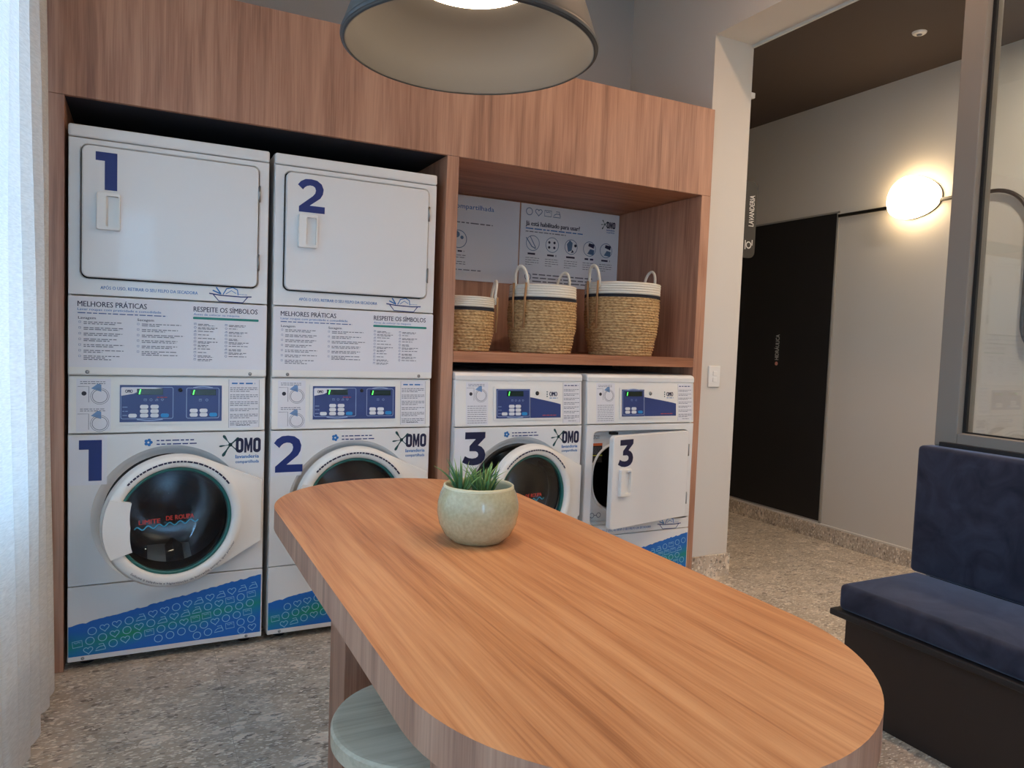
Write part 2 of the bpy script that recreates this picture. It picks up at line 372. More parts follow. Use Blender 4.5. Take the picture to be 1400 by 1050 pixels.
def radial(poly, c, angs):               # distance from c to a closed polygon along each angle
    out = []
    for a in angs:
        d = Vector((math.cos(a), math.sin(a))); best = 0
        for i in range(len(poly)):
            p = Vector(poly[i])-Vector(c); q = Vector(poly[(i+1) % len(poly)])-Vector(c); e = q-p
            den = d.x*e.y-d.y*e.x
            if abs(den) < 1e-12: continue
            t = (p.x*e.y-p.y*e.x)/den; u = (p.x*d.y-p.y*d.x)/den
            if t > 0 and -1e-6 <= u <= 1+1e-6: best = max(best, t)
        out.append(best)
    return out
def ring3(poly, c, angs, y, inset=0):
    return [(c[0]+(r-inset)*math.cos(a), y, c[1]+(r-inset)*math.sin(a)) for a, r in zip(angs, radial(poly, c, angs))]
def angles(c, polys, n=96):
    A = [2*PI*k/n for k in range(n)]
    for P in polys:
        for x, z in P: A.append(math.atan2(z-c[1], x-c[0]) % (2*PI))
    A = sorted(A); B = [A[0]]
    for a in A[1:]:
        if a-B[-1] > 1e-4: B.append(a)
    return B
def circ(c, r, n=64, rz=None): return [(c[0]+r*math.cos(2*PI*k/n), c[1]+(rz or r)*math.sin(2*PI*k/n)) for k in range(n)]
def rect(x0, x1, z0, z1): return [(x1, z1), (x0, z1), (x0, z0), (x1, z0)]
def hull(P):
    P = sorted(set(P)); 
    def half(Q):
        h = []
        for p in Q:
            while len(h) > 1 and (h[-1][0]-h[-2][0])*(p[1]-h[-2][1])-(h[-1][1]-h[-2][1])*(p[0]-h[-2][0]) <= 0: h.pop()
            h.append(p)
        return h
    a = half(P); b = half(P[::-1]); return a[:-1]+b[:-1]

# ------------------------------------------------------------------ the room
ZC = 3.45                                 # room ceiling
XL, XR, XJ, XC = -.25, 2.93, 3.2, 4.39    # window wall, right wall faces, corridor wall
YB, YR = .79, -6.0
ft = MB().box(XL-.2, XC+.2, YR-.2, 3.2, -.12, -.0015).build('floor', flat('tile_joint', srgb(170, 156, 142), .8))
struct(ft, 'grey brown terrazzo tile floor running from laundry into corridor', 'floor')
T = .9; x = .503-T
tile_me = None
while x < XC:
    y = -.60-T*7
    while y < 3.0:
        if tile_me is None:
            o = MB().box(.0009, T-.0009, .0009, T-.0009, -.0012, 0).build('tile', TERRAZZO, ft, (x, y, 0)); tile_me = o.data
        else:
            o = bpy.data.objects.new('tile', tile_me); COL.objects.link(o); o.parent = ft; o.location = (x, y, 0)
        y += T
    x += T
struct(MB().box(XL-.2, XR, YB, YB+.15, 0, ZC).build('wall_back', WALLG), 'plain grey painted wall above the wooden cabinet', 'wall')
struct(MB().box(XL-.2, XR+.27, YR, YB+.15, ZC, ZC+.1).build('ceiling', WALLW), 'white ceiling of the laundry room', 'ceiling')
# window wall with one wide opening
b = MB(); b.box(XL-.2, XL, -.4, YB, 0, ZC); b.box(XL-.2, XL, YR, -5.6, 0, ZC); b.box(XL-.2, XL, -5.6, -.4, 3.0, ZC); b.box(XL-.2, XL, -5.6, -.4, 0, .75)
struct(b.build('wall_left', WALLW), 'white wall with the wide window behind the sheer curtain', 'wall')
win = MB()
for y0, y1 in ((-5.6, -5.55), (-3.87, -3.83), (-2.15, -2.11), (-.45, -.4)): win.box(XL-.12, XL-.07, y0, y1, .75, 3.0)
win.box(XL-.12, XL-.07, -5.6, -.4, .75, .8); win.box(XL-.12, XL-.07, -5.6, -.4, 2.95, 3.0)
wf = struct(win.build('window_1', FRAMEG), 'tall daylight window hidden behind the sheer curtain', 'window')
for y0, y1 in ((-5.55, -3.87), (-3.83, -2.15), (-2.11, -.45)): MB().box(XL-.098, XL-.092, y0, y1, .8, 2.95).build('pane', GLASS, wf)
# right wall: stub beside the cabinet plus lintel, corridor side further back
YJ = .03
b = MB(); b.box(XR, XJ, YJ, 3.0, 0, ZC); b.box(XR, XJ, YR, YJ, 2.93, ZC)
struct(b.build('wall_right', WALLW), 'white wall end and lintel framing the opening to the corridor', 'wall')
b = MB().box(XR-.006, XJ+.014, YJ-.014, YJ, 0, .125, .002)
b.box(XJ, XJ+.014, YJ, 3.0, 0, .125, .002)
struct(b.build('baseboard_jamb', TERRAZZO), 'terrazzo baseboard at the foot of the white wall end', 'baseboard')
struct(MB().box(XJ-.012, XJ+.004, -1.28, YJ, 2.915, 2.93, .002).build('trim_1', flat('trim_light', srgb(210, 214, 212), .35)), 'thin pale metal edge strip under the corridor lintel', 'trim')
struct(MB().box(XC, XC+.15, YR, 3.2, 0, 2.97).build('wall_corridor', CORR), 'beige grey corridor wall with black door and round lamp', 'wall')
struct(MB().box(XJ, XC+.15, YR, 3.2, 2.97, 3.1).build('ceiling_corridor', BROWN_C), 'dark brown corridor ceiling', 'ceiling')
bb = MB().box(XC-.014, XC, YR, 2.95, 0, .10, .002).build('baseboard_corridor', TERRAZZO)
struct(bb, 'terrazzo baseboard along the corridor wall below the black door', 'baseboard')
MB().box(XC-.012, XC, YR, 2.95, .10, .112, .003).build('bead', WALLW, bb)
struct(MB().box(XJ, XC, 3.0, 3.2, 0, 2.97).build('wall_corridor_end', CORR), 'end wall of the corridor', 'wall')
b = MB(); b.box(XL-.2, 0, YR-.15, YR, 0, ZC); b.box(2.7, XC+.15, YR-.15, YR, 0, ZC); b.box(0, 2.7, YR-.15, YR, 0, .3); b.box(0, 2.7, YR-.15, YR, 2.6, ZC)
struct(b.build('wall_rear', WALLW), 'white wall with an added tall window behind the viewer', 'wall')
b = MB(); b.box(0, .05, YR-.1, YR-.05, .3, 2.6); b.box(2.65, 2.7, YR-.1, YR-.05, .3, 2.6); b.box(.05, 2.65, YR-.1, YR-.05, .3, .35); b.box(.05, 2.65, YR-.1, YR-.05, 2.55, 2.6)  # unseen window, added for soft daylight on the machine fronts
wr = struct(b.build('window_added', FRAMEG), 'added unseen window in the wall behind the viewer', 'window')
MB().box(.05, 2.65, YR-.079, YR-.073, .35, 2.55).build('pane', GLASS, wr)
# low wall and glazed partition above the bench
YP = -1.28
struct(MB().box(2.985, 3.075, YR, YP, 0, .935, .002).build('wall_partition', FRAMEG), 'grey low wall panel behind the bench', 'wall')
pt = struct(MB().box(2.98, 3.08, YP-.085, YP, .935, 2.93, .003).build('window_2', FRAMEG), 'grey framed glass partition above the navy bench', 'window')
MB().box(2.98, 3.08, YR, YP-.086, .935, .99, .003).build('bottom_rail', FRAMEG, pt)
MB().box(2.98, 3.08, YR, YP-.086, 2.86, 2.93, .003).build('top_rail', FRAMEG, pt)
GASK = flat('gasket_black', srgb(22, 19, 18), .6)
g = MB(); g.box(3.012, 3.026, YP-.098, YP-.086, .991, 2.859); g.box(3.012, 3.026, YR, YP-.099, .991, .996); g.build('gasket', GASK, pt)
MB().box(3.026, 3.034, YR, YP-.0865, .9905, 2.8595).build('pane', GLASS, pt)

# black corridor door, flush with the wall
dr = struct(MB().box(XC-.012, XC, .41, 1.31, .125, 2.21, .002).build('door_1', BLACKD), 'flush black corridor door with small white lettering', 'door')
b = MB().box(XC-.014, XC, .395, .4085, .112, 2.222, .001); b.box(XC-.014, XC, .395, 1.33, 2.2105, 2.222, .001)
b.build('door_frame', flat('door_edge', srgb(150, 146, 140), .5), dr)
def turn_to_corridor(o, y, z): o.location = (XC-.0128, y, z); o.rotation_euler = (0, 0, -PI/2)
o = MB().text('HIDRÁULICA', 0, 0, .034, 0, .185, .003, rot=1).build('door_lettering', SIGNT, dr); turn_to_corridor(o, .845, 1.212)
o = MB().disc(.014, (0, 0, 0), 'y', 20).build('door_symbol', flat('symbol_pink', srgb(220, 150, 135), .5), dr); turn_to_corridor(o, .862, 1.185)

# ------------------------------------------------------------------ corridor things
t = thing('wall_lamp', 'glowing white pebble shaped lamp on a black tube on corridor wall', 'wall lamp', (XC, -.155, 2.22))
prof = []
N = 64; rings = []
for fr, dx in ((.9, 0), (.98, -.006), (1.0, -.018), (1.0, -.055), (.985, -.068), (.94, -.078), (.85, -.085), (.55, -.09), (.25, -.092)):
    R = []
    for k in range(N):
        a = 2*PI*k/N; r = 1+.05*math.cos(3*a+.5)+.03*math.cos(2*a)
        R.append((dx-.014, -.152*r*math.cos(a)*fr, .128*r*math.sin(a)*fr))
    rings.append(R)
MB().loft(rings, True, True).build('diffuser', E_WALL, t)
b = MB()
R0 = []; R1 = []
for k in range(N):
    a = 2*PI*k/N; r = 1+.05*math.cos(3*a+.5)+.03*math.cos(2*a); R0.append((-.012, -.149*r*math.cos(a), .125*r*math.sin(a))); R1.append((0, -.149*r*math.cos(a), .125*r*math.sin(a)))
b.loft([R1, R0], False, True); b.build('back_plate', BLACKM, t)
pts = [(-.022, .54, -.032), (-.022, -.40, -.032)]
for k in range(0, 13): a = PI/2*k/12; pts.append((-.022, -.45-.20*math.sin(a), -.232+.20*math.cos(a)))
for k in range(0, 11): pts.append((-.022, -.65, -.25-.05*k))
for k in range(1, 13): a = PI/2*k/12; pts.append((-.022, -.85+.20*math.cos(a), -.75-.20*math.sin(a)))
pts.append((-.022, -1.6, -.95))
MB().tube(pts, .0115, 10).build('tube', BLACKM, t)
t = thing('blade_sign', 'dark rounded sign reading LAVANDERIA on edge of corridor wall', 'sign', (XJ, .05, 1.79))
fixn(MB().prism([(0, 0), (0, .42)]+[(.07+.035*math.sin(PI/2*k/6), .385+.035*math.cos(PI/2*k/6)) for k in range(7)]+[(.07+.035*math.cos(PI/2*k/6), .035-.035*math.sin(PI/2*k/6)) for k in range(7)], 0, .02).build('plate', SIGNB, t))
MB().text('LAVANDERIA', .086, .175, .036, -.001, .17, .004, rot=1).build('lettering', SIGNT, t)
b = MB(); b.ribbon(circ((.058, .07), .017, 24), .006, -.001, True); b.ribbon([(.033, .045), (.033, .095)], .006, -.001); b.ribbon([(.083, .07), (.083, .1)], .006, -.001)
b.build('symbol', SIGNT, t)
t = thing('ceiling_sensor', 'small white round sensor on brown corridor ceiling', 'sensor', (3.865, -.468, 2.97))
MB().lathe([(.001, -.012), (.026, -.012), (.034, -.006), (.036, 0)], 32).build('housing', WHITE_P, t)
MB().lathe([(.001, -.016), (.012, -.016), (.014, -.0115)], 20).build('lens', GREYP, t)
t = thing('alarm_sounder', 'tiny white box fixed high on white wall edge', 'detector', (XJ, .055, 2.655))
MB().box(0, .035, -.02, .02, 0, .03, .004).build('case', WHITE_P, t); MB().box(.035, .04, -.012, .012, .008, .022, .002).build('cover', PALE, t)
# light switch on the white wall end
t = thing('light_switch', 'white light switch plate on white wall end', 'switch', (3.036, YJ, 1.123))
MB().box(-.04, .04, -.009, 0, -.058, .058, .003).build('plate', WHITE_P, t)
MB().box(-.013, .013, -.013, -.009, .004, .030, .002).build('rocker', WHITE_P, t); MB().box(-.013, .013, -.013, -.009, -.030, -.004, .002).build('rocker', WHITE_P, t)
# fill lamps added out of view to brighten the corridor
for i, (y, wh) in enumerate(((-1.35, 'nearest the round wall lamp'), (-3.2, 'far from the round wall lamp'))):
    t = thing('added_fill_downlight', 'added recessed corridor downlight '+wh, 'downlight', (3.8, y, 2.97), group='added corridor downlights')
    MB().lathe([(.055, -.004), (.06, -.006), (.07, -.004), (.072, 0)], 32).build('trim', WHITE_P, t); MB().disc(.055, (0, 0, -.003), 'z', 32).build('lens', E_HALL_FILL, t)

# ------------------------------------------------------------------ built-in cabinet
t = thing('built_in_cabinet', 'brown wooden built-in cabinet surrounding the washing machines with open shelf', 'cabinet', (1.43, .38, 0))
def wb(name, mat, x0, x1, y0, y1, z0, z1, bev=.0015):
    return MB().box(x0-1.43, x1-1.43, y0-.38, y1-.38, z0, z1, bev).build(name, mat, t)
wb('side_panel', WOOD_V, -.068, -.011, 0, .77, 0, 2.079)
wb('side_panel', WOOD_V, 2.866, 2.926, 0, .77, 0, 2.079)
wb('divider', WOOD_V, 1.429, 1.485, 0, .77, 0, 2.079)
wb('fascia', WOOD_V, -.068, 2.926, 0, .02, 2.08, 2.532)
wb('top_panel', SHADOWY, -.068, 1.4565, .021, .77, 2.08, 2.10)  # wooden top above the stacks, its shade painted as dark colour
wb('top_panel', WOOD_H, 1.457, 2.926, .021, .77, 2.08, 2.10)
wb('shelf', WOOD_H, 1.486, 2.865, 0, .77, 1.171, 1.22)
wb('back_panel', WOOD_V, 1.486, 2.865, .752, .77, 1.2205, 2.079)
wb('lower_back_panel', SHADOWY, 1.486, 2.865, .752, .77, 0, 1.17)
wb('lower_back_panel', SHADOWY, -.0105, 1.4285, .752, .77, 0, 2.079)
wb('cover_board', WOOD_H, -.068, 2.926, .021, .77, 2.50, 2.532)

# ------------------------------------------------------------------ machine artwork
def glyph(n, x0, z0, wd, h, y, b):
    if n == 1: b.face([(x0+px*wd, z0+pz*h) for px, pz in ((0, 1), (0, .77), (.42, .77), (.42, 0), (1, 0), (1, 1))], y)
    elif n == 2:
        outer = [(.00, .80), (.10, .905), (.27, .985), (.48, 1.0), (.70, .975), (.87, .88), (.945, .73), (.92, .58), (.83, .45), (.44, .205), (1.0, .205), (1.0, 0), (.05, 0), (.05, .16), (.55, .50), (.635, .585), (.66, .68), (.625, .76), (.55, .80), (.44, .81), (.33, .785), (.25, .735), (.185, .665)]
        b.face([(x0+px*wd, z0+pz*h) for px, pz in outer], y)
    else:
        outer = [(.10, 1.0), (.97, 1.0), (.97, .83), (.66, .60), (.82, .55), (.94, .45), (1.0, .31), (.96, .165), (.84, .06), (.66, .005), (.45, -.01), (.22, .02), (0, .10), (.115, .285), (.26, .225), (.43, .20), (.58, .215), (.665, .26), (.685, .32), (.655, .38), (.57, .42), (.30, .425), (.30, .585), (.56, .79), (.10, .79)]
        b.face([(x0+px*wd, z0+pz*h) for px, pz in outer], y)
    return b
def logo(parent, x0, z0, wd, h, y):
    # splash plus condensed letters O M O and two lines of small blue print
    b = MB(); X = x0+wd*.37; W_ = wd*.63; g = W_*.03; lw = (W_-2*g)/3.05; zb, zt = z0+h*.38, z0+h*.95
    def O(a):
        o_ = rrect(a, a+lw, zb, zt, lw*.46, 5); i_ = rrect(a+lw*.36, a+lw*.64, zb+h*.12, zt-h*.12, lw*.13, 5); n = len(o_)
        b.add([(p[0], y, p[1]) for p in o_]+[(p[0], y, p[1]) for p in i_], [(i, (i+1) % n, (i+1) % n+n, i+n) for i in range(n)])
    O(X); O(X+lw*2.05+2*g)
    mx, mw = X+lw+g, lw*1.05
    b.face([(mx+px*mw, zb+pz*(zt-zb)) for px, pz in ((0, 0), (0, 1), (.30, 1), (.5, .5), (.70, 1), (1, 1), (1, 0), (.74, 0), (.74, .52), (.58, .1), (.42, .1), (.26, .52), (.26, 0))], y)
    b.build('logo_letters', NAVY_D, parent)
    b = MB(); cx, cz = x0+wd*.235, z0+h*.70
    for a, l, w0, w1 in ((125, .25, .02, .06), (188, .22, .015, .04), (238, .27, .03, .065), (318, .20, .02, .03), (42, .22, .03, .05)):
        a = math.radians(a); d = Vector((math.cos(a), math.sin(a))); n_ = Vector((-d.y, d.x)); P = []
        st = .05 if a < 3.5 or a > 5 else .08
        c0 = Vector((cx, cz))
        prof_ = [(st*.3, w0), (st+l*.3, w0*.9), (st+l*.62, w1*.75), (st+l*.85, w1), (st+l*1.0, w1*.6), (st+l*1.04, 0)]
        P = [c0+d*q*wd+n_*v*wd*.62 for q, v in prof_]+[c0+d*q*wd-n_*v*wd*.62 for q, v in prof_[-2::-1]]
        b.face([tuple(p) for p in P], y)
    b.disc(wd*.05, (cx, y, cz), 'y', 16); b.build('logo_splash', flat('logo_green', srgb(16, 70, 72), .5), parent)
    b = MB(); b.text('lavanderia', X, z0+h*.17, h*.14, y, W_*.93, .01); b.text('compartilhada', X, z0-h*.02, h*.12, y, W_*.93, .005); b.build('logo_small_print', BLUEP, parent)
def icon(b, kind, cx, cz, s, wd, y, tilt=0.0):
    c, sn = math.cos(tilt), math.sin(tilt)
    def R(P): return [(cx+s*(px*c-pz*sn), cz+s*(px*sn+pz*c)) for px, pz in P]
    if kind == 0: b.ribbon(R([(.46*math.cos(2*PI*k/18), .46*math.sin(2*PI*k/18)) for k in range(18)]), wd, y, True)
    elif kind == 1:
        P = []
        for k in range(20):
            q = 2*PI*k/20; P.append((.5*math.sin(q)**3*1.02, (13*math.cos(q)-5*math.cos(2*q)-2*math.cos(3*q)-math.cos(4*q))/34*1.05+.03))
        b.ribbon(R(P), wd, y, True)
    elif kind == 2:
        b.ribbon(R([(-.52, -.38), (.52, -.38), (.52, .38), (-.52, .38)]), wd, y, True); b.ribbon(R([(-.35, .22), (-.1, .12), (.1, .22), (.35, .12)]), wd*.8, y)
    else:
        b.ribbon(R([(-.62, -.38), (.5, -.38), (.42, .08), (-.12, .08), (-.42, -.08)]), wd, y, True); b.ribbon(R([(-.2, .36), (.3, .38), (.5, -.3)]), wd, y)
def ripped_sticker(parent, W, y):
    R = random.Random(3); top = lambda x: .164+.189*x
    P = [(.004, .052), (W-.006, .052)]; n = 60
    for k in range(n+1):
        x = W-.006-(W-.010)*k/n; P.append((x, top(x)+R.uniform(-.003, .003)))
    st = MB().face(P, y).build('blue_green_sticker', STICKER, parent)
    b = MB(); row = 0; R = random.Random(11)
    z0 = -.115
    while z0 < .30:
        x = R.uniform(.01, .04); run = 0
        while x < W-.03:
            z = z0+.189*x
            if z > .068 and z < top(x)-.014:
                if run > 0 or R.random() < .86:
                    icon(b, R.choice((0, 1, 2, 3, 0, 1)), x, z, .030, .0024, y-.0006, .10)
                    run = run-1 if run > 0 else R.randint(2, 5)
                else: run = 0; x += .02
            x += .0405
        z0 += .0345; row += 1
    b.build('symbol_print', ICONP, parent)
def tray_logo(parent, x, z, s, y):
    q = lambda *P: [(x+px*s, z+pz*s*.5) for px, pz in P]
    b = MB(); b.ribbon(q((-.62, .22), (-.3, .14), (.3, .10), (.62, .14)), .035*s, y); b.ribbon(q((-.50, .16), (-.34, -.22), (.36, -.26), (.50, .10)), .03*s, y); b.build('tray_drawing', NAVY, parent)
    b = MB(); b.ribbon(q((-.22, .2), (-.12, .56), (.06, .66), (.2, .52), (.22, .2)), .03*s, y); b.ribbon(q((-.28, .22), (-.42, .62)), .04*s, y); b.ribbon(q((-.28, .22), (-.52, .42)), .04*s, y); b.ribbon(q((-.14, .24), (.02, .46), (.16, .3)), .02*s, y)
    b.greek(x+.24*s, z+.12*s, .26*s, y, .002, 5); b.build('foam_drawing', BLUEP, parent)

W = .683
def instruction_sticker(cp, x0, x1, z0, z1, y, tall=True, colour=True):
    MB().face(rrect(x0, x1, z0, z1, .002, 2), y).build('instruction_sticker', PAPER, cp)
    g = MB(); d = MB(); h = (z1-z0); u = x1-x0; yy = y-.0005
    half = ((z0+h*.53, z1-.002), (z0+.002, z0+h*.47)) if tall else ((z0+h*.55, z1-.002),)
    for a, c in half:
        for q in range(2): g.greek(x0+.012, c-.010-.007*q, u-.03, yy, .003, int(c*1000)+q)
        m = a+(c-a)*.70
        g.ribbon([(x0+.004, m), (x0+u*.36, m), (x0+u*.36, a+.004)], .0016, yy); g.ribbon(circ((x0+u*.68, a+(c-a)*.30), u*.22, 20), .002, yy, True); g.ribbon(circ((x0+u*.68, a+(c-a)*.30), u*.27, 20), .0014, yy, True)
    g.build('sticker_line_drawing', GREYP, cp)
    for a, c in half: m = a+(c-a)*.62; MB().face([(x0+u*.42, m), (x0+u*.72, m-.012), (x0+u*.72, m+.014), (x0+u*.62, m+.018)], yy).build('sticker_arrow', flat('print_soft_blue', srgb(112, 146, 190), .5), cp)
    MB().disc(.008, (x0+u*.22, yy-.0002, z1-h*.28), 'y', 16).build('sticker_dot', BLACKP, cp)
    if not tall:
        g = MB()
        for k in range(9): g.greek(x0+.008, z0+.008+k*.0095, u-.016, yy, .003, k+90)
        g.build('fine_print', GREYP, cp)
def text_sticker(cp, x0, x1, z0, z1, y, title=True):
    MB().face(rrect(x0, x1, z0, z1, .002, 2), y).build('notice_sticker', PAPER, cp)
    yy = y-.0005; g = MB(); z = z1-.034
    while z > z0+.02:
        k = random.Random(int(z*10000)).randint(2, 3)
        for q in range(k): g.greek(x0+.006, z, (x1-x0-.012)*(1 if q < k-1 else .7), yy, .0032, int(z*5000)+q); z -= .0068
        z -= .0075
    g.ribbon([(x0+.001, z0), (x0+.001, z1)], .001, yy); g.ribbon([(x1-.001, z0), (x1-.001, z1)], .001, yy)
    g.greek(x0+.03, z0+.008, (x1-x0)*.45, yy, .003, 2); g.build('fine_print', GREYP, cp)
    if title: MB().greek(x0+.012, z1-.018, (x1-x0)*.75, yy, .008, 4, .7).build('sticker_title', BLUEP, cp)
    else: MB().greek(x0+.008, z1-.015, (x1-x0)*.8, yy, .0055, 4, .8).build('sticker_title', NAVY, cp)
def button(cp, x, z, y, mat=BUTTON, wd=.028, h=.0145):
    fixn(MB().prism(rrect(x-wd/2, x+wd/2, z-h/2, z+h/2, h*.42, 4), y-.0035, y).build('button', mat, cp))
def module(cp, x0, x1, z0, z1, y, big, digits=True):
    # outlined key pad with display and buttons
    b = MB(); b.ribbon(rrect(x0, x1, z0, z1, .006, 3), .0022, y-.0008, True); 
    if big: b.ribbon([(x0+(x1-x0)*.3+(x1-x0)*.5*k/10, z0-.0025-.004*math.sin(PI*k/10)) for k in range(11)], .004, y-.001)
    else: b.ribbon([(x0+(x1-x0)*.2+(x1-x0)*.6*k/10, z1+.001+.005*math.sin(PI*k/10)) for k in range(11)], .004, y-.001)
    b.build('keypad_outline', CONTROL_L, cp)
    u = x1-x0; h = z1-z0
    dx0, dx1 = (x0+u*.30, x0+u*.80) if big else (x0+u*.13, x0+u*.90)
    fixn(MB().prism(rect(dx0, dx1, z1-h*.24, z1-h*.05), y-.0025, y).build('display', LCD, cp))
    fixn(MB().prism([(dx0+.006, z1-h*.22), (dx0+.010, z1-h*.22), (dx0+.014, z1-h*.07), (dx0+.010, z1-h*.07)], y-.0032, y-.0026).build('display_digit', LCDON, cp))
    g = MB()
    for k in range(4 if big else 2): icon(g, (2, 0, 3, 1)[k], x0+u*((.46+.11*k) if big else (.42+.2*k)), z1-h*.40, .009, .0012, y-.001)
    if big:
        for k in range(3): g.greek(x0+.005, z0+h*(.10+.13*k), u*.10, y-.001, .003, k)
    g.build('key_print', CONTROL_L, cp)
    if big:
        for r_ in range(3):
            for c_ in range(2): button(cp, x0+u*(.44+.20*c_), z0+h*(.10+.14*r_), y)
        button(cp, x0+u*.22, z0+h*.10, y); button(cp, x0+u*.84, z0+h*.10, y, BUTTON_B)
    else:
        for r_ in range(2):
            for c_ in range(2): button(cp, x0+u*(.22+.30*c_), z0+h*(.11+.14*r_), y)
        button(cp, x0+u*.82, z0+h*.11, y, BUTTON_B)

def control_stack(t, zb):
    cp = MB().box(.002, W-.002, -.012, .03, 0, .211, .005, 3).build('control_panel', WHITE_P, t, (0, .008, zb), (-.055, 0, 0))
    y = -.0128
    fixn(MB().prism(rrect(.155, .530, .030, .188, .006, 3), -.0165, -.0122).build('control_bezel', WHITE_P, cp))
    fixn(MB().prism(rect(.166, .518, .040, .178), -.0185, -.0166).build('control_plate', CONTROL, cp))
    y = -.0188
    b = MB(); b.face([(.171, .170), (.275, .170), (.31, .166), (.285, .164), (.235, .158), (.212, .146), (.171, .138)], y-.0004); b.build('brand_badge', PAPER, cp)
    MB().text('OMO', .184, .149, .012, y-.0009, .024, .05).build('brand_lettering', NAVY_D, cp)
    module(cp, .170, .345, .052, .170, y, True); module(cp, .392, .508, .052, .168, y, False)
    MB().lathe([(.001, -.004), (.006, -.004), (.0075, 0)], 16, (.370, y, .160), 'y').build('indicator', DARK, cp)
    MB().greek(.29, .131, .035, y-.001, .003, 3).build('model_print', RED, cp)
    instruction_sticker(cp, .027, .137, .008, .200, -.0127); text_sticker(cp, .543, .659, .012, .202, -.0127)
    return cp

def washer_lower(t, number, angle, W, zt, with_sticker=True):
    """front with porthole, door, printed marks, lower panel; zt is the seam under the control panel"""
    C = (.345*W/.683, .557); zl = .314
    front = rect(.001, W-.001, zl+.002, zt-.002); A = angles(C, [front, [(C[0]+.1, C[1])]])
    cc = lambda r, y: [(C[0]+r*math.cos(a), y, C[1]+r*math.sin(a)) for a in A]
    b = MB(); fr = [ring3(front, C, A, .02), ring3(front, C, A, .004), ring3(front, C, A, 0, .003)]
    b.loft(fr); b.loft([fr[-1], cc(.272, 0)]); b.loft([cc(.272, 0), cc(.268, .005), cc(.262, .006), cc(.252, .024), cc(.236, .030)], True)
    f = b.build('washer_front', WHITE, t)
    MB().lathe([(.237, .0295), (.232, .022), (.222, .024), (.216, .04), (.205, .05), (.200, .07)], 64, (C[0], 0, C[1]), 'y').build('gasket', DARK, t)
    b = MB(); b.lathe([(.200, .072), (.232, .075), (.236, .11), (.236, .42), (.12, .44), (.09, .425), (.001, .425)], 64, (C[0], 0, C[1]), 'y')
    for k in range(3):
        a = 2*PI*k/3+.6; d = Vector((math.cos(a), math.sin(a))); n_ = Vector((-d.y, d.x)); P = [Vector(C)+d*.237+n_*.05, Vector(C)+d*.19, Vector(C)+d*.237-n_*.05]
        b.prism([tuple(p) for p in P], .12, .40)
    b.build('drum', METAL, t)
    # number plate, logo, small print
    MB().face(rect(.006, .126, .690, zt-.006), -.0006).build('number_plate', PAPER, t)
    w_ = .073 if number == 1 else .115
    glyph(number, .036 if number < 2 else .015 if number == 2 else .042, .705, w_, .151, -.0014, MB()).build('number_print', NAVY if number < 3 else NAVY_D, t)
    logo(t, W-.166, .752, .150, .104, -.0008)
    b = MB(); b.greek(.29, .846, .13, -.0008, .0055, 31, .8); b.greek(.29, .832, .14, -.0008, .0055, 32, .8); b.build('fine_print', NAVY, t)
    b = MB()
    for k in range(5): a = 2*PI*k/5; b.face(circ((.262+.009*math.cos(a), .842+.009*math.sin(a)), .006, 10), -.0008-.0001*k)
    b.build('foam_mark', BLUEP, t)
    # lower panel
    MB().box(.001, W-.001, 0, .02, .032, zl-.001, .003).build('lower_panel', WHITE, t)
    if with_sticker: ripped_sticker(t, W, -.0008)
    for x in (.05, W-.06): MB().lathe([(.001, -.003), (.005, -.003), (.006, 0)], 12, (x, 0, .042), 'y').build('screw', STEEL, t)
    # the door, hinged on the right
    hx = W-.018; R = .25
    pts = circ(C, R, 72)+[(hx, C[1]+.128), (hx, C[1]-.118)]; H = hull(pts); H = [(p[0]-hx, p[1]-C[1]) for p in H]; c = (C[0]-hx, 0)
    A = angles(c, [[H_ for H_ in H if H_[0] > -.02]], 120)
    cd = lambda r, y: [(c[0]+r*math.cos(a), y, c[1]+r*math.sin(a)) for a in A]
    mixr = lambda k, r, y: [(c[0]+(k*q+(1-k)*r)*math.cos(a), y, c[1]+(k*q+(1-k)*r)*math.sin(a)) for a, q in zip(A, radial(H, c, A))]
    b = MB(); b.loft([ring3(H, c, A, -.004, .004), ring3(H, c, A, -.006), ring3(H, c, A, -.026), ring3(H, c, A, -.031, .003)])
    b.loft([ring3(H, c, A, -.031, .003), cd(.2475, -.034), cd(.240, -.043), cd(.225, -.047), cd(.210, -.045), cd(.203, -.038), cd(.200, -.02), cd(.200, -.004), ring3(H, c, A, -.004, .004)], True)
    door = b.build('washer_door', WHITE_P, t, (hx, 0, C[1]), (0, 0, angle))
    MB().lathe([(.202, -.030), (.196, -.0335), (.190, -.030), (.190, -.012), (.202, -.012)], 72, (c[0], 0, 0), 'y', close=True).build('porthole_seal', flat('seal_teal', srgb(40, 104, 100), .3), door)
    MB().lathe([(.001, -.021), (.10, -.022), (.17, -.0255), (.190, -.030)], 72, (c[0], 0, 0), 'y').build('porthole_glass', GLASS_D, door)
    MB().lathe([(.188, .004), (.182, .045), (.165, .085), (.13, .105), (.07, .112), (.001, .113)], 64, (c[0], 0, 0), 'y').build('porthole_bowl', GLASS_D, door)
    b = MB(); P0 = []; P1 = []
    for k in range(13): a = math.radians(155+52*k/12); P0.append((c[0]+.247*math.cos(a), .247*math.sin(a)))
    for k in range(13): a = math.radians(207-52*k/12); P1.append((c[0]+(.158+.012*abs(k-6)/6)*math.cos(a), (.158+.012*abs(k-6)/6)*math.sin(a)*1.2))
    fixn(b.prism(P0+P1, -.054, -.030).build('door_handle', WHITE_P, door))
    b = MB(); V, F, (x0, x1, _, _) = text_mesh('Solicite à zeladoria a higienização da borracha sempre que precisar'); vs = []
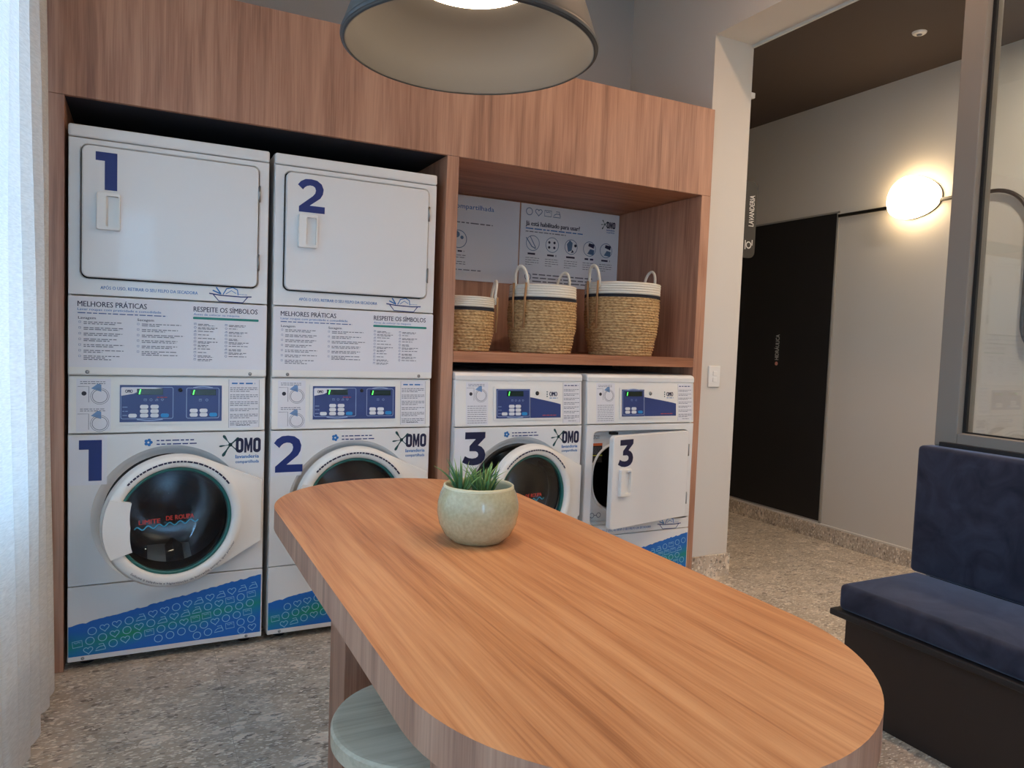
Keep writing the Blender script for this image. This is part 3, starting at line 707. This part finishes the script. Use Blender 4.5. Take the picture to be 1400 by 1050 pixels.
    for x_, z_ in V: a = math.radians(228)+math.radians(106)*(x_-x0)/(x1-x0); r_ = .2345-z_*.011; vs.append((c[0]+r_*math.cos(a), -.0482, r_*math.sin(a)))
    b.add(vs, F); b.build('ring_lettering', NAVY_D, door); b = MB()
    R_ = random.Random(4); a = 138.0
    while a > 38:
        l = R_.uniform(2, 5); q = [math.radians(a), math.radians(a-l)]
        b.add([(c[0]+r_*math.cos(u), -.0485, r_*math.sin(u)) for u, r_ in ((q[0], .222), (q[1], .222), (q[1], .2285), (q[0], .2285))], [(0, 1, 2, 3)]); a -= l+.7
    b.build('fine_print', NAVY_D, door)
    MB().text('LIMITE', c[0]-.125, -.003, .017, -.0238, .072, .006).build('limit_lettering', RED, door); MB().text('DE ROUPA', c[0]-.033, .003, .017, -.0238, .098, .006).build('limit_lettering', RED, door)
    MB().ribbon([(c[0]-.14+.22*k/60, -.018+.006*math.sin(k*.63)+.012*k/60) for k in range(61)], .004, -.0240).build('limit_wave', flat('print_aqua', srgb(60, 150, 180), .5), door)
    MB().box(-.012, .004, -.020, -.0, -.10, .10, .003).build('hinge', WHITE_P, door)
    return door

def dryer_door(t, number, angle, x0, x1, z0, z1, W):
    hx = x1; P = rrect(x0-hx, 0, z0, z1, .022, 6); c = ((x0-hx)/2, (z0+z1)/2); A = angles(c, [P], 12)
    b = MB(); b.loft([ring3(P, c, A, .012), ring3(P, c, A, -.010), ring3(P, c, A, -.0145, .004)], False, True)
    b.face(P[::-1], .012)
    d = fixn(b.build('dryer_door', WHITE, t, (hx, 0, 0), (0, 0, angle)))
    zc = z1-.163
    hx0, hx1, hz0, hz1 = x0-hx+.046, x0-hx+.122, zc-.133, zc
    # scooped handle: a raised plate with a recess
    o_ = rrect(hx0, hx1, hz0, hz1, .006, 4); i_ = rrect(hx0+.030, hx1-.006, hz0+.012, hz1-.012, .005, 4); n = len(o_)
    rings = [[(x, -.0148, z) for x, z in o_], [(x, -.030, z) for x, z in o_], [(x, -.033, z) for x, z in rrect(hx0+.002, hx1-.002, hz0+.002, hz1-.002, .005, 4)], [(x, -.033, z) for x, z in i_], [(x+(.006 if x < hx0+.05 else 0), -.0155, z) for x, z in i_]]
    MB().loft(rings, False, True).build('handle', WHITE_P, d)
    w_ = .068 if number == 1 else .108
    glyph(number, hx0-.003 if number != 3 else hx0-.010, zc+.010, w_, .133, -.0153, MB()).build('number_print', NAVY if number < 3 else NAVY_D, d)
    for zz in (z1-.13, z0+.07):
        b = MB().box(-.002, .008, -.013, -.004, zz, zz+.055, .002); b.tube([(.004, -.012, zz-.004), (.004, -.012, zz+.059)], .004, 8); b.build('hinge', STEEL, d)
    return d
def dryer_front(t, x0, x1, z0, z1, W, zb, zt, gap=.005):
    P = rrect(x0-gap, x1+gap, z0-gap, z1+gap, .026, 6); out = rect(.001, W-.001, zb+.002, zt-.002); c = ((x0+x1)/2, (z0+z1)/2); A = angles(c, [P, out], 12)
    b = MB(); b.loft([ring3(out, c, A, .02), ring3(out, c, A, .004), ring3(out, c, A, 0, .003), ring3(P, c, A, 0, -.004), ring3(P, c, A, .004), ring3(P, c, A, .045)])
    return b.build('dryer_front', WHITE, t)
def body_shell(t, W, H, lids):
    b = MB(); d = .70
    b.box(.0005, .012, .0205, d, .032, H-.002); b.box(W-.012, W-.0005, .0205, d, .032, H-.002); b.box(.012, W-.012, d-.012, d, .032, H-.002)
    for z in lids: b.box(.012, W-.012, .03, d-.012, z-.006, z+.006)
    b.build('body', WHITE, t)
    for x in (.06, W-.06):
        for y in (.08, .62): MB().lathe([(.001, 0), (.024, 0), (.024, .012), (.010, .014), (.010, .0325)], 20, (x, y, 0)).build('foot', DARK, t)
def stack(X, number, angle, label):
    t = thing('stacked_washer_dryer', label, 'washing machine', (X, 0, 0), group='stacked washer dryers in the wooden cabinet')
    H = 1.985; body_shell(t, W, H, (.33, 1.09, 1.36))
    MB().box(0, W, -.002, .70, 1.942, H, .008, 3).build('top_cap', WHITE, t)
    dryer_front(t, .043, .641, 1.448, 1.914, W, 1.382, 1.941)
    fixn(MB().face(rect(.03, .65, 1.43, 1.93), .044).build('door_gap_shade', DARK, t))  # dark sheet giving the gap round the door its shade
    dryer_door(t, number, .006, .043, .641, 1.448, 1.914, W)
    MB().text('APÓS O USO, RETIRAR O SEU FELPO DA SECADORA', .102, 1.407, .0115, -.0008, .325, .004).build('lint_notice', BLUEP, t)
    tray_logo(t, .545, 1.401, .125, -.0008)
    # graphic panel with the rules
    gp = MB().box(.001, W-.001, -.006, .03, 1.094, 1.380, .006, 3).build('graphic_panel', WHITE_P, t)
    y = -.0066
    MB().face(rrect(.004, W-.004, 1.123, 1.377, .003, 2), y).build('panel_sheet', PAPER, gp); y -= .0006
    for tx, x_, z_, h_, w_, bo, nm, mt in (('MELHORES PRÁTICAS', .031, 1.342, .019, .222, .004, 'heading_lettering', NAVY_D), ('RESPEITE OS SÍMBOLOS', .413, 1.342, .019, .232, .004, 'heading_lettering', NAVY_D),
            ('Lavagem', .033, 1.297, .009, .055, .006, 'column_heading', NAVY_D), ('Secagem', .222, 1.297, .009, .055, .006, 'column_heading', NAVY_D),
            ('Lavar roupas com praticidade e comodidade', .031, 1.328, .0085, .27, .004, 'subheading_lettering', BLUEP), ('Antes de colocar na máquina', .413, 1.328, .008, .165, .002, 'subheading_lettering', BLUEP)):
        MB().text(tx, x_, z_, h_, y, w_, bo).build(nm, mt, gp)
    MB().face(rrect(.411, .650, 1.313, 1.322, .003, 2), y).build('teal_bar', TEAL, gp)
    g = MB(); k = MB(); k.greek(.031, 1.317, .29, y, .005, 77, .7)
    R = random.Random(5)
    for x0, n, wd in ((.035, 7, .13), (.222, 6, .145)):
        for i in range(n):
            z = 1.283-i*.0205; k.ribbon([(x0, z), (x0, z+.006), (x0+.006, z+.006), (x0+.006, z)], .0014, y, True)
            for q in range(2 if i < n-1 else 3): g.greek(x0+.015, z+.002-q*.0062, wd*R.uniform(.8, 1) if q == 0 else wd*R.uniform(.4, .9), y, .0038, i*7+q+int(x0*100), .75)
    for x0, n in ((.415, 11), (.526, 10)):
        for i in range(n):
            z = 1.293-i*.0135; icon(k, (2, 0, 3, 2, 0)[i % 5], x0+.004, z+.002, .008, .0012, y); g.greek(x0+.014, z, R.uniform(.03, .075), y, .0036, i*3, .75)
            if R.random() < .4: g.greek(x0+.014, z-.0045, R.uniform(.03, .06), y, .003, i*5, .75)
    g.build('fine_print', GREYP, gp); k.build('symbol_print', flat('print_steel_blue', srgb(74, 98, 150), .5), gp)
    for x in (.062, W-.062): MB().lathe([(.001, -.009), (.006, -.009), (.007, -.006)], 14, (x, 0, 1.106), 'y').build('screw', STEEL, gp)
    control_stack(t, .880)
    washer_lower(t, number, angle, W, .878)
    return t
stack(0, 1, math.radians(11), 'stacked white washer and dryer marked 1 beside the curtain')
stack(.703, 2, math.radians(.5), 'stacked white washer and dryer marked 2 beside the wooden divider')

def top_lid(t, W):
    prof = [(.012, 1.092), (.012, 1.112), (.020, 1.124), (.034, 1.128), (.70, 1.128), (.70, 1.092)]
    b = MB(); n = len(prof); vs = [(0, y, z) for y, z in prof]+[(W, y, z) for y, z in prof]
    bm = bmesh.new(); V = [bm.verts.new(v) for v in vs]
    bm.faces.new(V[:n]); bm.faces.new(V[n:][::-1])
    for i in range(n): bm.faces.new((V[i], V[i+n], V[(i+1) % n+n], V[(i+1) % n]))
    bmesh.ops.recalc_face_normals(bm, faces=bm.faces[:]); bmesh.ops.bevel(bm, geom=[e for e in bm.edges if e.is_manifold and abs(e.verts[0].co.x-e.verts[1].co.x) < 1e-6], offset=.006, segments=2, profile=.5, affect='EDGES')
    b.addbm(bm); b.build('top_lid', WHITE, t)
def control_single(t, W, kind):
    cp = MB().box(.002, W-.002, -.012, .03, 0, .213, .004, 3).build('control_panel', WHITE_P, t, (0, .012, .880), (-.075, 0, 0))
    x0, x1 = .205, .548
    fixn(MB().prism(rrect(x0-.012, x1+.012, .026, .182, .006, 3), -.0165, -.0122).build('control_bezel', WHITE_P, cp))
    xm = x0+(.62 if kind == 'washer' else .40)*(x1-x0) if False else x0+(.51 if kind == 'washer' else .40)*(x1-x0)
    fixn(MB().prism(rect(x0, xm, .036, .172), -.0185, -.0166).build('control_plate', CONTROL, cp))
    b = MB(); P = [(xm+.002, .036), (x1, .036), (x1, .100)]+[(x1-(x1-xm-.002)*k/10, .100+.034*(k/10)**.9) for k in range(1, 11)]
    b.face(P, -.0171); b.build('brand_plate', CONTROL, cp)
    MB().text('OMO', x1-.062, .138, .022, -.0172, .042, .06).build('brand_lettering', NAVY_D, cp)
    b = MB(); b.greek(x1-.062, .128, .045, -.0172, .005, 3, .7); b.build('brand_small_print', BLUEP, cp)
    b = MB()
    for k in range(3): b.disc(.0035, (x1-.075, -.0172, .137+.011*k), 'y', 8)
    b.build('brand_splash', flat('logo_green', srgb(16, 70, 72)), cp)
    MB().greek(x1-.10, .046, .075, -.0176, .005, 9, .7).build('model_print', RED, cp)
    MB().lathe([(.001, -.004), (.008, -.004), (.010, 0)], 18, (xm+.040, -.0166, .152), 'y').build('key_lock', DARK if kind == 'washer' else STEEL, cp)
    if kind == 'washer': module(cp, x0+.004, xm-.003, .044, .168, -.0188, True)
    else: module(cp, x0+.004, xm-.003, .044, .168, -.0188, False)
    instruction_sticker(cp, .055, .165, .008, .203, -.0127, False); text_sticker(cp, .562, W-.012, .010, .203, -.0127, False)
W3 = .672
t = thing('front_load_washer', 'white front loading washer marked 3 with door ajar below the shelf', 'washing machine', (1.489, -.035, 0))
body_shell(t, W3, 1.092, (.33,)); top_lid(t, W3); control_single(t, W3, 'washer'); washer_lower(t, 3, math.radians(13), W3, .878)
t = thing('front_load_dryer', 'white dryer marked 3 with square door ajar at cabinet end', 'dryer', (2.188, -.035, 0))
body_shell(t, W3, 1.092, (.33,)); top_lid(t, W3); control_single(t, W3, 'dryer')
x0, x1, z0, z1 = .050, .630, .382, .838
dryer_front(t, x0, x1, z0, z1, W3, .314, .878)
c = (.335, .60); P = rect(.03, .65, .36, .86); A = angles(c, [P]); sup = lambda a, k: (abs(math.cos(a)/k[0])**2.6+abs(math.sin(a)/k[1])**2.6)**(-1/2.6)
hole = lambda y, d: [(c[0]+(sup(a, (.255+d, .185+d)))*math.cos(a), y, c[1]+(sup(a, (.255+d, .185+d)))*math.sin(a)) for a in A]
b = MB(); b.loft([ring3(P, c, A, .050), hole(.050, .012), hole(.044, .006), hole(.046, 0), hole(.065, -.004)]); b.build('bulkhead', WHITE, t)
b = MB(); b.loft([hole(.066, -.004), hole(.07, .03), hole(.48, .03), hole(.49, -.1)], False, True); b.build('drum', flat('drum_dark', srgb(52, 50, 48), .45, .6), t)
b = MB().face(rect(.06, .13, .68, .765), .049); b.build('warning_label', flat('label_black', srgb(24, 24, 22), .5), t)
MB().face(rect(.06, .13, .765, .778), .0488).build('warning_label_top', ORANGE, t); MB().face(rect(.06, .13, .714, .718), .0484).build('warning_label_line', YELLOW, t)
b = MB()
for k in range(5): b.greek(.065, .725+k*.0075, .06, .0486, .003, k)
for k in range(3): b.greek(.065, .80+k*.008, .045, .0488, .0035, k+20)
b.ribbon(circ((.085, .41), .012, 16), .003, .0488, True); b.ribbon(circ((.125, .41), .012, 16), .003, .0488, True); b.ribbon([(.097, .41), (.113, .41)], .003, .0488)
b.build('fine_print', GREYP, t)
b = MB().box(.028, .652, .0, .048, .370, .378); b.build('door_sill', WHITE_P, t)
MB().box(.165, .205, .02, .05, .822, .836, .003).build('door_latch', DARK, t)
dryer_door(t, 3, math.radians(12.5), x0, x1, z0, z1, W3)
MB().text('APÓS O USO, RETIRAR O SEU FELPO DA SECADORA', .10, .334, .0115, -.0008, .32, .004).build('lint_notice', BLUEP, t); tray_logo(t, .54, .334, .125, -.0008)
MB().box(.001, W3-.001, 0, .02, .032, .313, .003).build('lower_panel', WHITE, t); ripped_sticker(t, W3, -.0008)

# ------------------------------------------------------------------ posters in the niche
def poster(X, label, first):
    t = thing('information_board', label, 'poster', (X, .752, 1.605), group='printed boards at the back of the shelf')
    w_, h = .684, .468
    MB().box(.002, w_, -.007, -.001, 0, h, .001).build('board', flat('poster_white', srgb(230, 231, 236), .5), t)
    y = -.0078; b = MB(); g = MB(); n = MB(); k = MB()
    if first:
        g.text('lavanderia Compartilhada', .07, .395, .026, y, .45, .002)
        b.greek(.10, .315, .415, y, .010, 3, .6); b.greek(.03, .055, .42, y, .009, 8, .6); b.greek(.03, .038, .20, y, .007, 9, .6)
        for cx in (.15, .31):
            k.ribbon(circ((cx, .225), .048, 32), .004, y, True); k.face(circ((cx-.012, .25), .018, 14), y); k.face(circ((cx+.02, .235), .010, 12), y); n.greek(cx-.035, .155, .07, y, .012, int(cx*100), .7)
            for q in range(4): b.greek(cx-.045, .135-q*.012-(.012 if q > 1 else 0), .09, y, .006, q, .6)
    else:
        for q, kd in enumerate((0, 1, 2, 3)): icon(k, kd, .055+.062*q, .425, .044, .004, y)
        n.text('Já está habilitado para usar?', .035, .345, .026, y, .365, .012)
        g.greek(.035, .325, .39, y, .009, 2, .7); b.greek(.035, .308, .27, y, .007, 3, .7)
        for q, cx in enumerate((.085, .215, .345, .475, .595)):
            k.ribbon(circ((cx, .245), .043, 32), .0035, y, True)
            if q == 0: k.ribbon([(cx-.045, .275), (cx-.005, .225), (cx+.02, .215)], .006, y); k.ribbon([(cx-.02, .285), (cx+.02, .22)], .005, y)
            elif q == 1:
                for u in (-.02, .015):
                    for v in (-.015, .014): n.face(circ((cx+u, .245+v), .008, 10), y)
            elif q == 2: k.face([(cx-.03, .26), (cx-.01, .285), (cx+.01, .27), (cx+.005, .225), (cx-.02, .215)], y); n.face(circ((cx+.03, .255), .009, 10), y); n.face([(cx+.0, .21), (cx+.02, .215), (cx+.01, .23)], y)
            else: n.face([(cx-.01, .262), (cx+.03, .25), (cx+.035, .275), (cx-.005, .28)], y); k.face([(cx-.015, .215), (cx+.03, .21), (cx+.035, .24), (cx+.005, .245)], y)
            n.greek(cx-.032, .178, .062, y, .014, q+40, .75)
            for v in range(4): b.greek(cx-.045, .158-v*.013, .09*(1 if v < 3 else .5), y, .005, v+q*9, .6)
        for v in range(3): b.greek(.09, .062-v*.02, .42, y, .011, v+60, .6)
        k.ribbon(circ((.06, .05), .02, 20), .004, y, True)
    b.build('fine_print', GREYP, t); g.build('blue_lettering', BLUEP, t); n.build('dark_lettering', NAVY_D, t); k.build('drawings', flat('print_drawing_blue', srgb(86, 116, 150), .5), t)
    if not first: logo(t, .555, .355, .10, .07, y)
poster(1.487, 'printed board with script heading partly hidden behind the wooden divider', True)
poster(2.178, 'printed board asking Já está habilitado para usar? behind middle and large baskets', False)

# ------------------------------------------------------------------ baskets
def basket(X, Y, rb, rm, rt_, h, band, label, rz):
    t = thing('woven_basket', label, 'basket', (X, Y, 1.2205), rz, group='woven baskets on the cabinet shelf')
    hb = h-band; rows = int(hb/.0135); n = 168; per = 6
    def rad(z):
        q = z/h; return (rb*(1-q)**2+2*rm*q*(1-q)+rt_*q*q) if False else (rb+(rm-rb)*math.sin(min(q/.55, 1)*PI/2)+(rt_-rm)*max(0, (q-.55)/.45))
    rings = []
    for i in range(rows*per+1):
        z = hb*i/(rows*per); R = []; lay = i/per; fl = math.floor(lay); ph = lay-fl
        for k in range(n):
            a = 2*PI*k/n
            wob = .0025*math.sin(3*a+fl*1.3)+.002*math.sin(5*a-fl*.7)
            tw = .0022*math.sin(46*a+(ph-.5)*3.2+fl*2.1)*math.sin(PI*ph)
            r = rad(z)+.0055*math.sqrt(max(0, math.sin(PI*ph)))+wob*.5+tw
            R.append((r*math.cos(a), r*math.sin(a), z+.0015*math.sin(4*a+fl)))
        rings.append(R)
    b = MB(); b.add([(rb*.98*math.cos(2*PI*k/n), rb*.98*math.sin(2*PI*k/n), .001) for k in range(n)], [tuple(range(n))]); b.loft(rings, True); b.build('woven_body', SEAGRASS, t)
    prof = []
    for i in range(13): z = hb-.002+.016*i/12; prof.append((rad(z)+.0062+.001*math.sin(i), z))
    MB().lathe(prof, 96).build('black_stripe', ROPEB, t)
    prof = []; m = 5*6
    for i in range(m+1): z = hb+.014+(band-.014)*i/m; prof.append((rad(z)+.004+.0032*abs(math.sin(PI*i/6)), z))
    prof += [(rad(h)-.004, h+.002), (rad(h)-.010, h-.004), (rad(hb)-.010, hb), (rb*.9, .01), (.001, .01)]
    MB().lathe(prof, 96).build('white_band', ROPEW, t)
    for s in (1, -1):
        pts = []; tails = []
        for k in range(25):
            q = k/24; a = PI*q; yy = -.040*math.cos(a); zz = h-.03+ (.03+.085*math.sin(a)**.8 if 0 < q < 1 else 0)
            pts.append((s*(rad(h)+.004+.012*math.sin(a)), yy, zz))
        hd = MB().tube(pts, .0075, 8).build('handle', ROPEW, t)
        b = MB()
        for yy in (-.040, .040):
            b.tube([(s*(rad(h)+.015), yy, h+.005), (s*(rad(hb)+.016), yy*.95, hb), (s*(rad(h*.35)+.014), yy*.8, h*.36)], .0055, 8)
        b.build('handle_cord', flat('jute_cord', srgb(168, 128, 88), .85), hd)
    return t
basket(1.61, .20, .125, .145, .142, .255, .062, 'smallest woven basket with white rim half behind the wooden divider', math.radians(-12))
basket(2.045, .205, .145, .170, .162, .335, .075, 'middle woven basket with white rim between the other two baskets', math.radians(22))
basket(2.545, .225, .162, .194, .196, .380, .075, 'largest woven basket with white rim beside the cabinet side', math.radians(8))

# ------------------------------------------------------------------ table, stool, plant
t = thing('communal_table', 'long brown wooden table with rounded ends in the foreground', 'table', (1.0, -1.45, 0))
P = []
for k in range(49): a = PI*k/48; P.append((.405*math.cos(a), .59+.405*math.sin(a)))
for k in range(49): a = PI+PI*k/48; P.append((.405*math.cos(a), -.59+.405*math.sin(a)))
tt = MB().prismz(P, .685, .75, .003).build('tabletop', WOOD_T, t); tt.data.materials.append(WOOD_V)
for p in tt.data.polygons: p.material_index = 1 if p.normal.z < .3 else 0
EDGE = WOOD_V
for yy in (.20, -.58):
    MB().box(-.29, .29, yy, yy+.16, 0, .6845, .002).build('pedestal_leg', EDGE, t)
t = thing('round_stool', 'round stool with pale grey wooden seat tucked under the table', 'stool', (.80, -1.60, 0))
pr = [(.001, .405), (.190, .405), (.2, .412), (.2, .442), (.196, .449), (.188, .45), (.001, .45)]
MB().lathe(pr, 64, smooth=False).build('seat', WOOD_S, t)
MB().lathe([(.03, .404), (.16, .404), (.16, .39), (.03, .39)], 40).build('seat_ring', BLACKM, t)
for k in range(4):
    a = PI/4+PI/2*k; MB().tube([(.12*math.cos(a), .12*math.sin(a), .404), (.165*math.cos(a), .165*math.sin(a), 0)], .013, 12).build('leg', BLACKM, t)
MB().tube([(.15*math.cos(2*PI*k/40), .15*math.sin(2*PI*k/40), .15) for k in range(40)], .008, 8, True).build('foot_ring', BLACKM, t)

t = thing('potted_plant', 'round sage green pot with spiky green leaves on the table', 'plant pot', (1.03, -1.335, .7505))
pr = [(.001, 0), (.064, 0), (.072, .004), (.088, .020), (.101, .046), (.1065, .074), (.1055, .100), (.099, .126), (.092, .141)]
MB().lathe(pr, 72).build('pot', GLAZE, t)
MB().lathe([(.0922, .1405), (.0915, .146), (.0885, .148), (.0855, .145), (.087, .135), (.092, .10)], 72).build('pot_rim', POTRIM, t)
MB().lathe([(.001, .118), (.05, .117), (.089, .112)], 32).build('soil', SOIL, t)
R = random.Random(21); cl = [(R.uniform(-.055, .035), R.uniform(-.05, .05)) for _ in range(8)]
for i in range(96):
    cx, cy = cl[i % 8]; a = R.uniform(0, 2*PI); lean = R.uniform(.08, .75); L_ = R.uniform(.05, .105); pts = []
    bx, by = cx+.008*math.cos(a), cy+.008*math.sin(a)
    for k in range(6):
        q = k/5; th = lean*(.35+.65*q); pts.append((math.sin(th)*L_*q*math.cos(a), math.sin(th)*L_*q*math.sin(a), math.cos(th)*L_*q))
    r0 = R.uniform(.0022, .0034)
    MB().tube(pts, [r0*.9, r0*1.1, r0, r0*.8, r0*.5, r0*.08], 6).build('leaf', LEAVES[i % 3], t, (bx, by, .112))

# ------------------------------------------------------------------ pendant lamp over the table
t = thing('pendant_lamp', 'large grey cone pendant lamp hanging over the table', 'pendant lamp', (.945, -1.385, 1.965))
MB().lathe([(0.2967, 0), (0.3041, .002), (0.3060, .010), (0.3023, .022), (0.2651, .13), (0.2278, .23), (0.1860, .31), (0.1116, .345), (0.0009, .35)], 96).build('shade', PENDG, t)
MB().lathe([(0.2962, .0005), (0.2920, .010), (0.2790, .060), (0.2530, .110), (0.2139, .150), (0.1628, .172), (0.1562, .176)], 96).build('inner_reflector', PENDIN, t)
MB().lathe([(0.3064, .003), (0.3078, .008), (0.3064, .013), (0.2995, -.002), (0.2957, -.001), (0.3064, .003)], 96).build('rim', flat('rim_dark', srgb(52, 55, 58), .5), t)
MB().lathe([(0.0009, .160), (0.0930, .162), (0.1488, .168), (0.1581, .174)], 64).build('diffuser', E_PEND, t)
MB().tube([(0, 0, .349), (0, 0, ZC-1.99)], .004, 8).build('cable', BLACKM, t)
MB().lathe([(.001, ZC-2.0), (.06, ZC-2.0), (.06, ZC-1.965)], 32).build('ceiling_rose', PENDG, t)
for i, (x, y) in enumerate(((2.5, -3.6), (2.5, -2.3), (2.5, -1.15))):  # unseen downlights added to brighten the machines and right side
    t = thing('added_fill_downlight', ('added recessed ceiling downlight behind the viewer', 'added recessed ceiling downlight above the bench', 'added recessed ceiling downlight between bench and dryer')[i], 'downlight', (x, y, ZC), group='added laundry ceiling downlights')
    MB().lathe([(.05, -.004), (.056, -.006), (.066, -.004), (.068, 0)], 32).build('trim', WHITE_P, t); MB().disc(.05, (0, 0, -.003), 'z', 32).build('lens', E_ROOM_FILL, t)

# ------------------------------------------------------------------ bench
t = thing('bench', 'dark built-in bench with navy velvet seat and back cushions', 'bench', (2.72, -2.4, 0))
def bb_(name, mat, x0, x1, y0, y1, z0, z1, bev, seg=2): return MB().box(x0-2.72, x1-2.72, y0+2.4, y1+2.4, z0, z1, bev, seg).build(name, mat, t)
bb_('base', BENCHB, 2.497, 2.975, -4.0, -1.315, 0, .3345, .002)
bb_('cap', BENCHC, 2.462, 2.98, -4.0, -1.272, .335, .358, .005, 3)
bb_('back_board', BENCHC, 2.955, 2.979, -4.0, -1.315, .3585, .952, .002)
sc = bb_('seat_cushion', VELVET, 2.478, 2.9, -4.0, -1.292, .3585, .452, .02, 4)
bc = bb_('back_cushion', VELVET, 2.875, 2.9545, -4.0, -1.282, .4525, .938, .018, 4)
for o in (sc, bc):
    for p in o.data.polygons: p.use_smooth = True

# ------------------------------------------------------------------ curtain
def curtain(label, loc, rz, u0, u1, zt, freq=6.2):
    t = thing('sheer_curtain', label, 'curtain', loc, rz)
    b = MB(); ny = int((u1-u0)*140); zs = [.012+.10*k/3 for k in range(4)]+[.112+(zt-.112)*k/26 for k in range(1, 27)]
    us = [u0+(u1-u0)*k/ny for k in range(ny+1)]; vs = []; fs = []
    for z in zs:
        q = z/zt
        for u in us:
            ph = 2*PI*(u*freq+.35*math.sin(u*2.3)+.05*math.sin(u*7))
            am = .056*(.75+.25*math.sin(u*3.1+1))*(1-.15*q)
            xx = am*math.sin(ph)+.012*math.sin(2*ph+1.2)+.012*(1-q)*math.sin(u*4+z*.7)+.004*math.sin(z*3+u*9)
            vs.append((xx+.018*(1-q), -u+.016*math.cos(ph)*(1-.3*q), z+(.010*math.sin(ph*.5) if z < .02 else 0)))
    nn = ny+1
    for i in range(len(zs)-1):
        for k in range(ny): fs.append((i*nn+k, i*nn+k+1, (i+1)*nn+k+1, (i+1)*nn+k))
    b.add(vs, fs, True); b.build('fabric', CURTAIN, t)
    b = MB(); b.add([(x_-.002, y_, z_) for x_, y_, z_ in vs[:4*nn]], [f for f in fs[:3*ny]], True); b.build('hem', CURTAIN, t)
    MB().box(-.03, .03, -u1, -u0, zt+.005, zt+.03, .003).build('rail', WHITE_P, t)
curtain('white sheer floor length curtain beside the stacked machines', (-.10, 0, 0), 0, .14, 5.64, 3.21)
curtain('white sheer curtain at the added window behind the viewer', (0, -5.86, 0), PI/2, .42, 2.72, 2.8)  # added with the rear window to soften its daylight
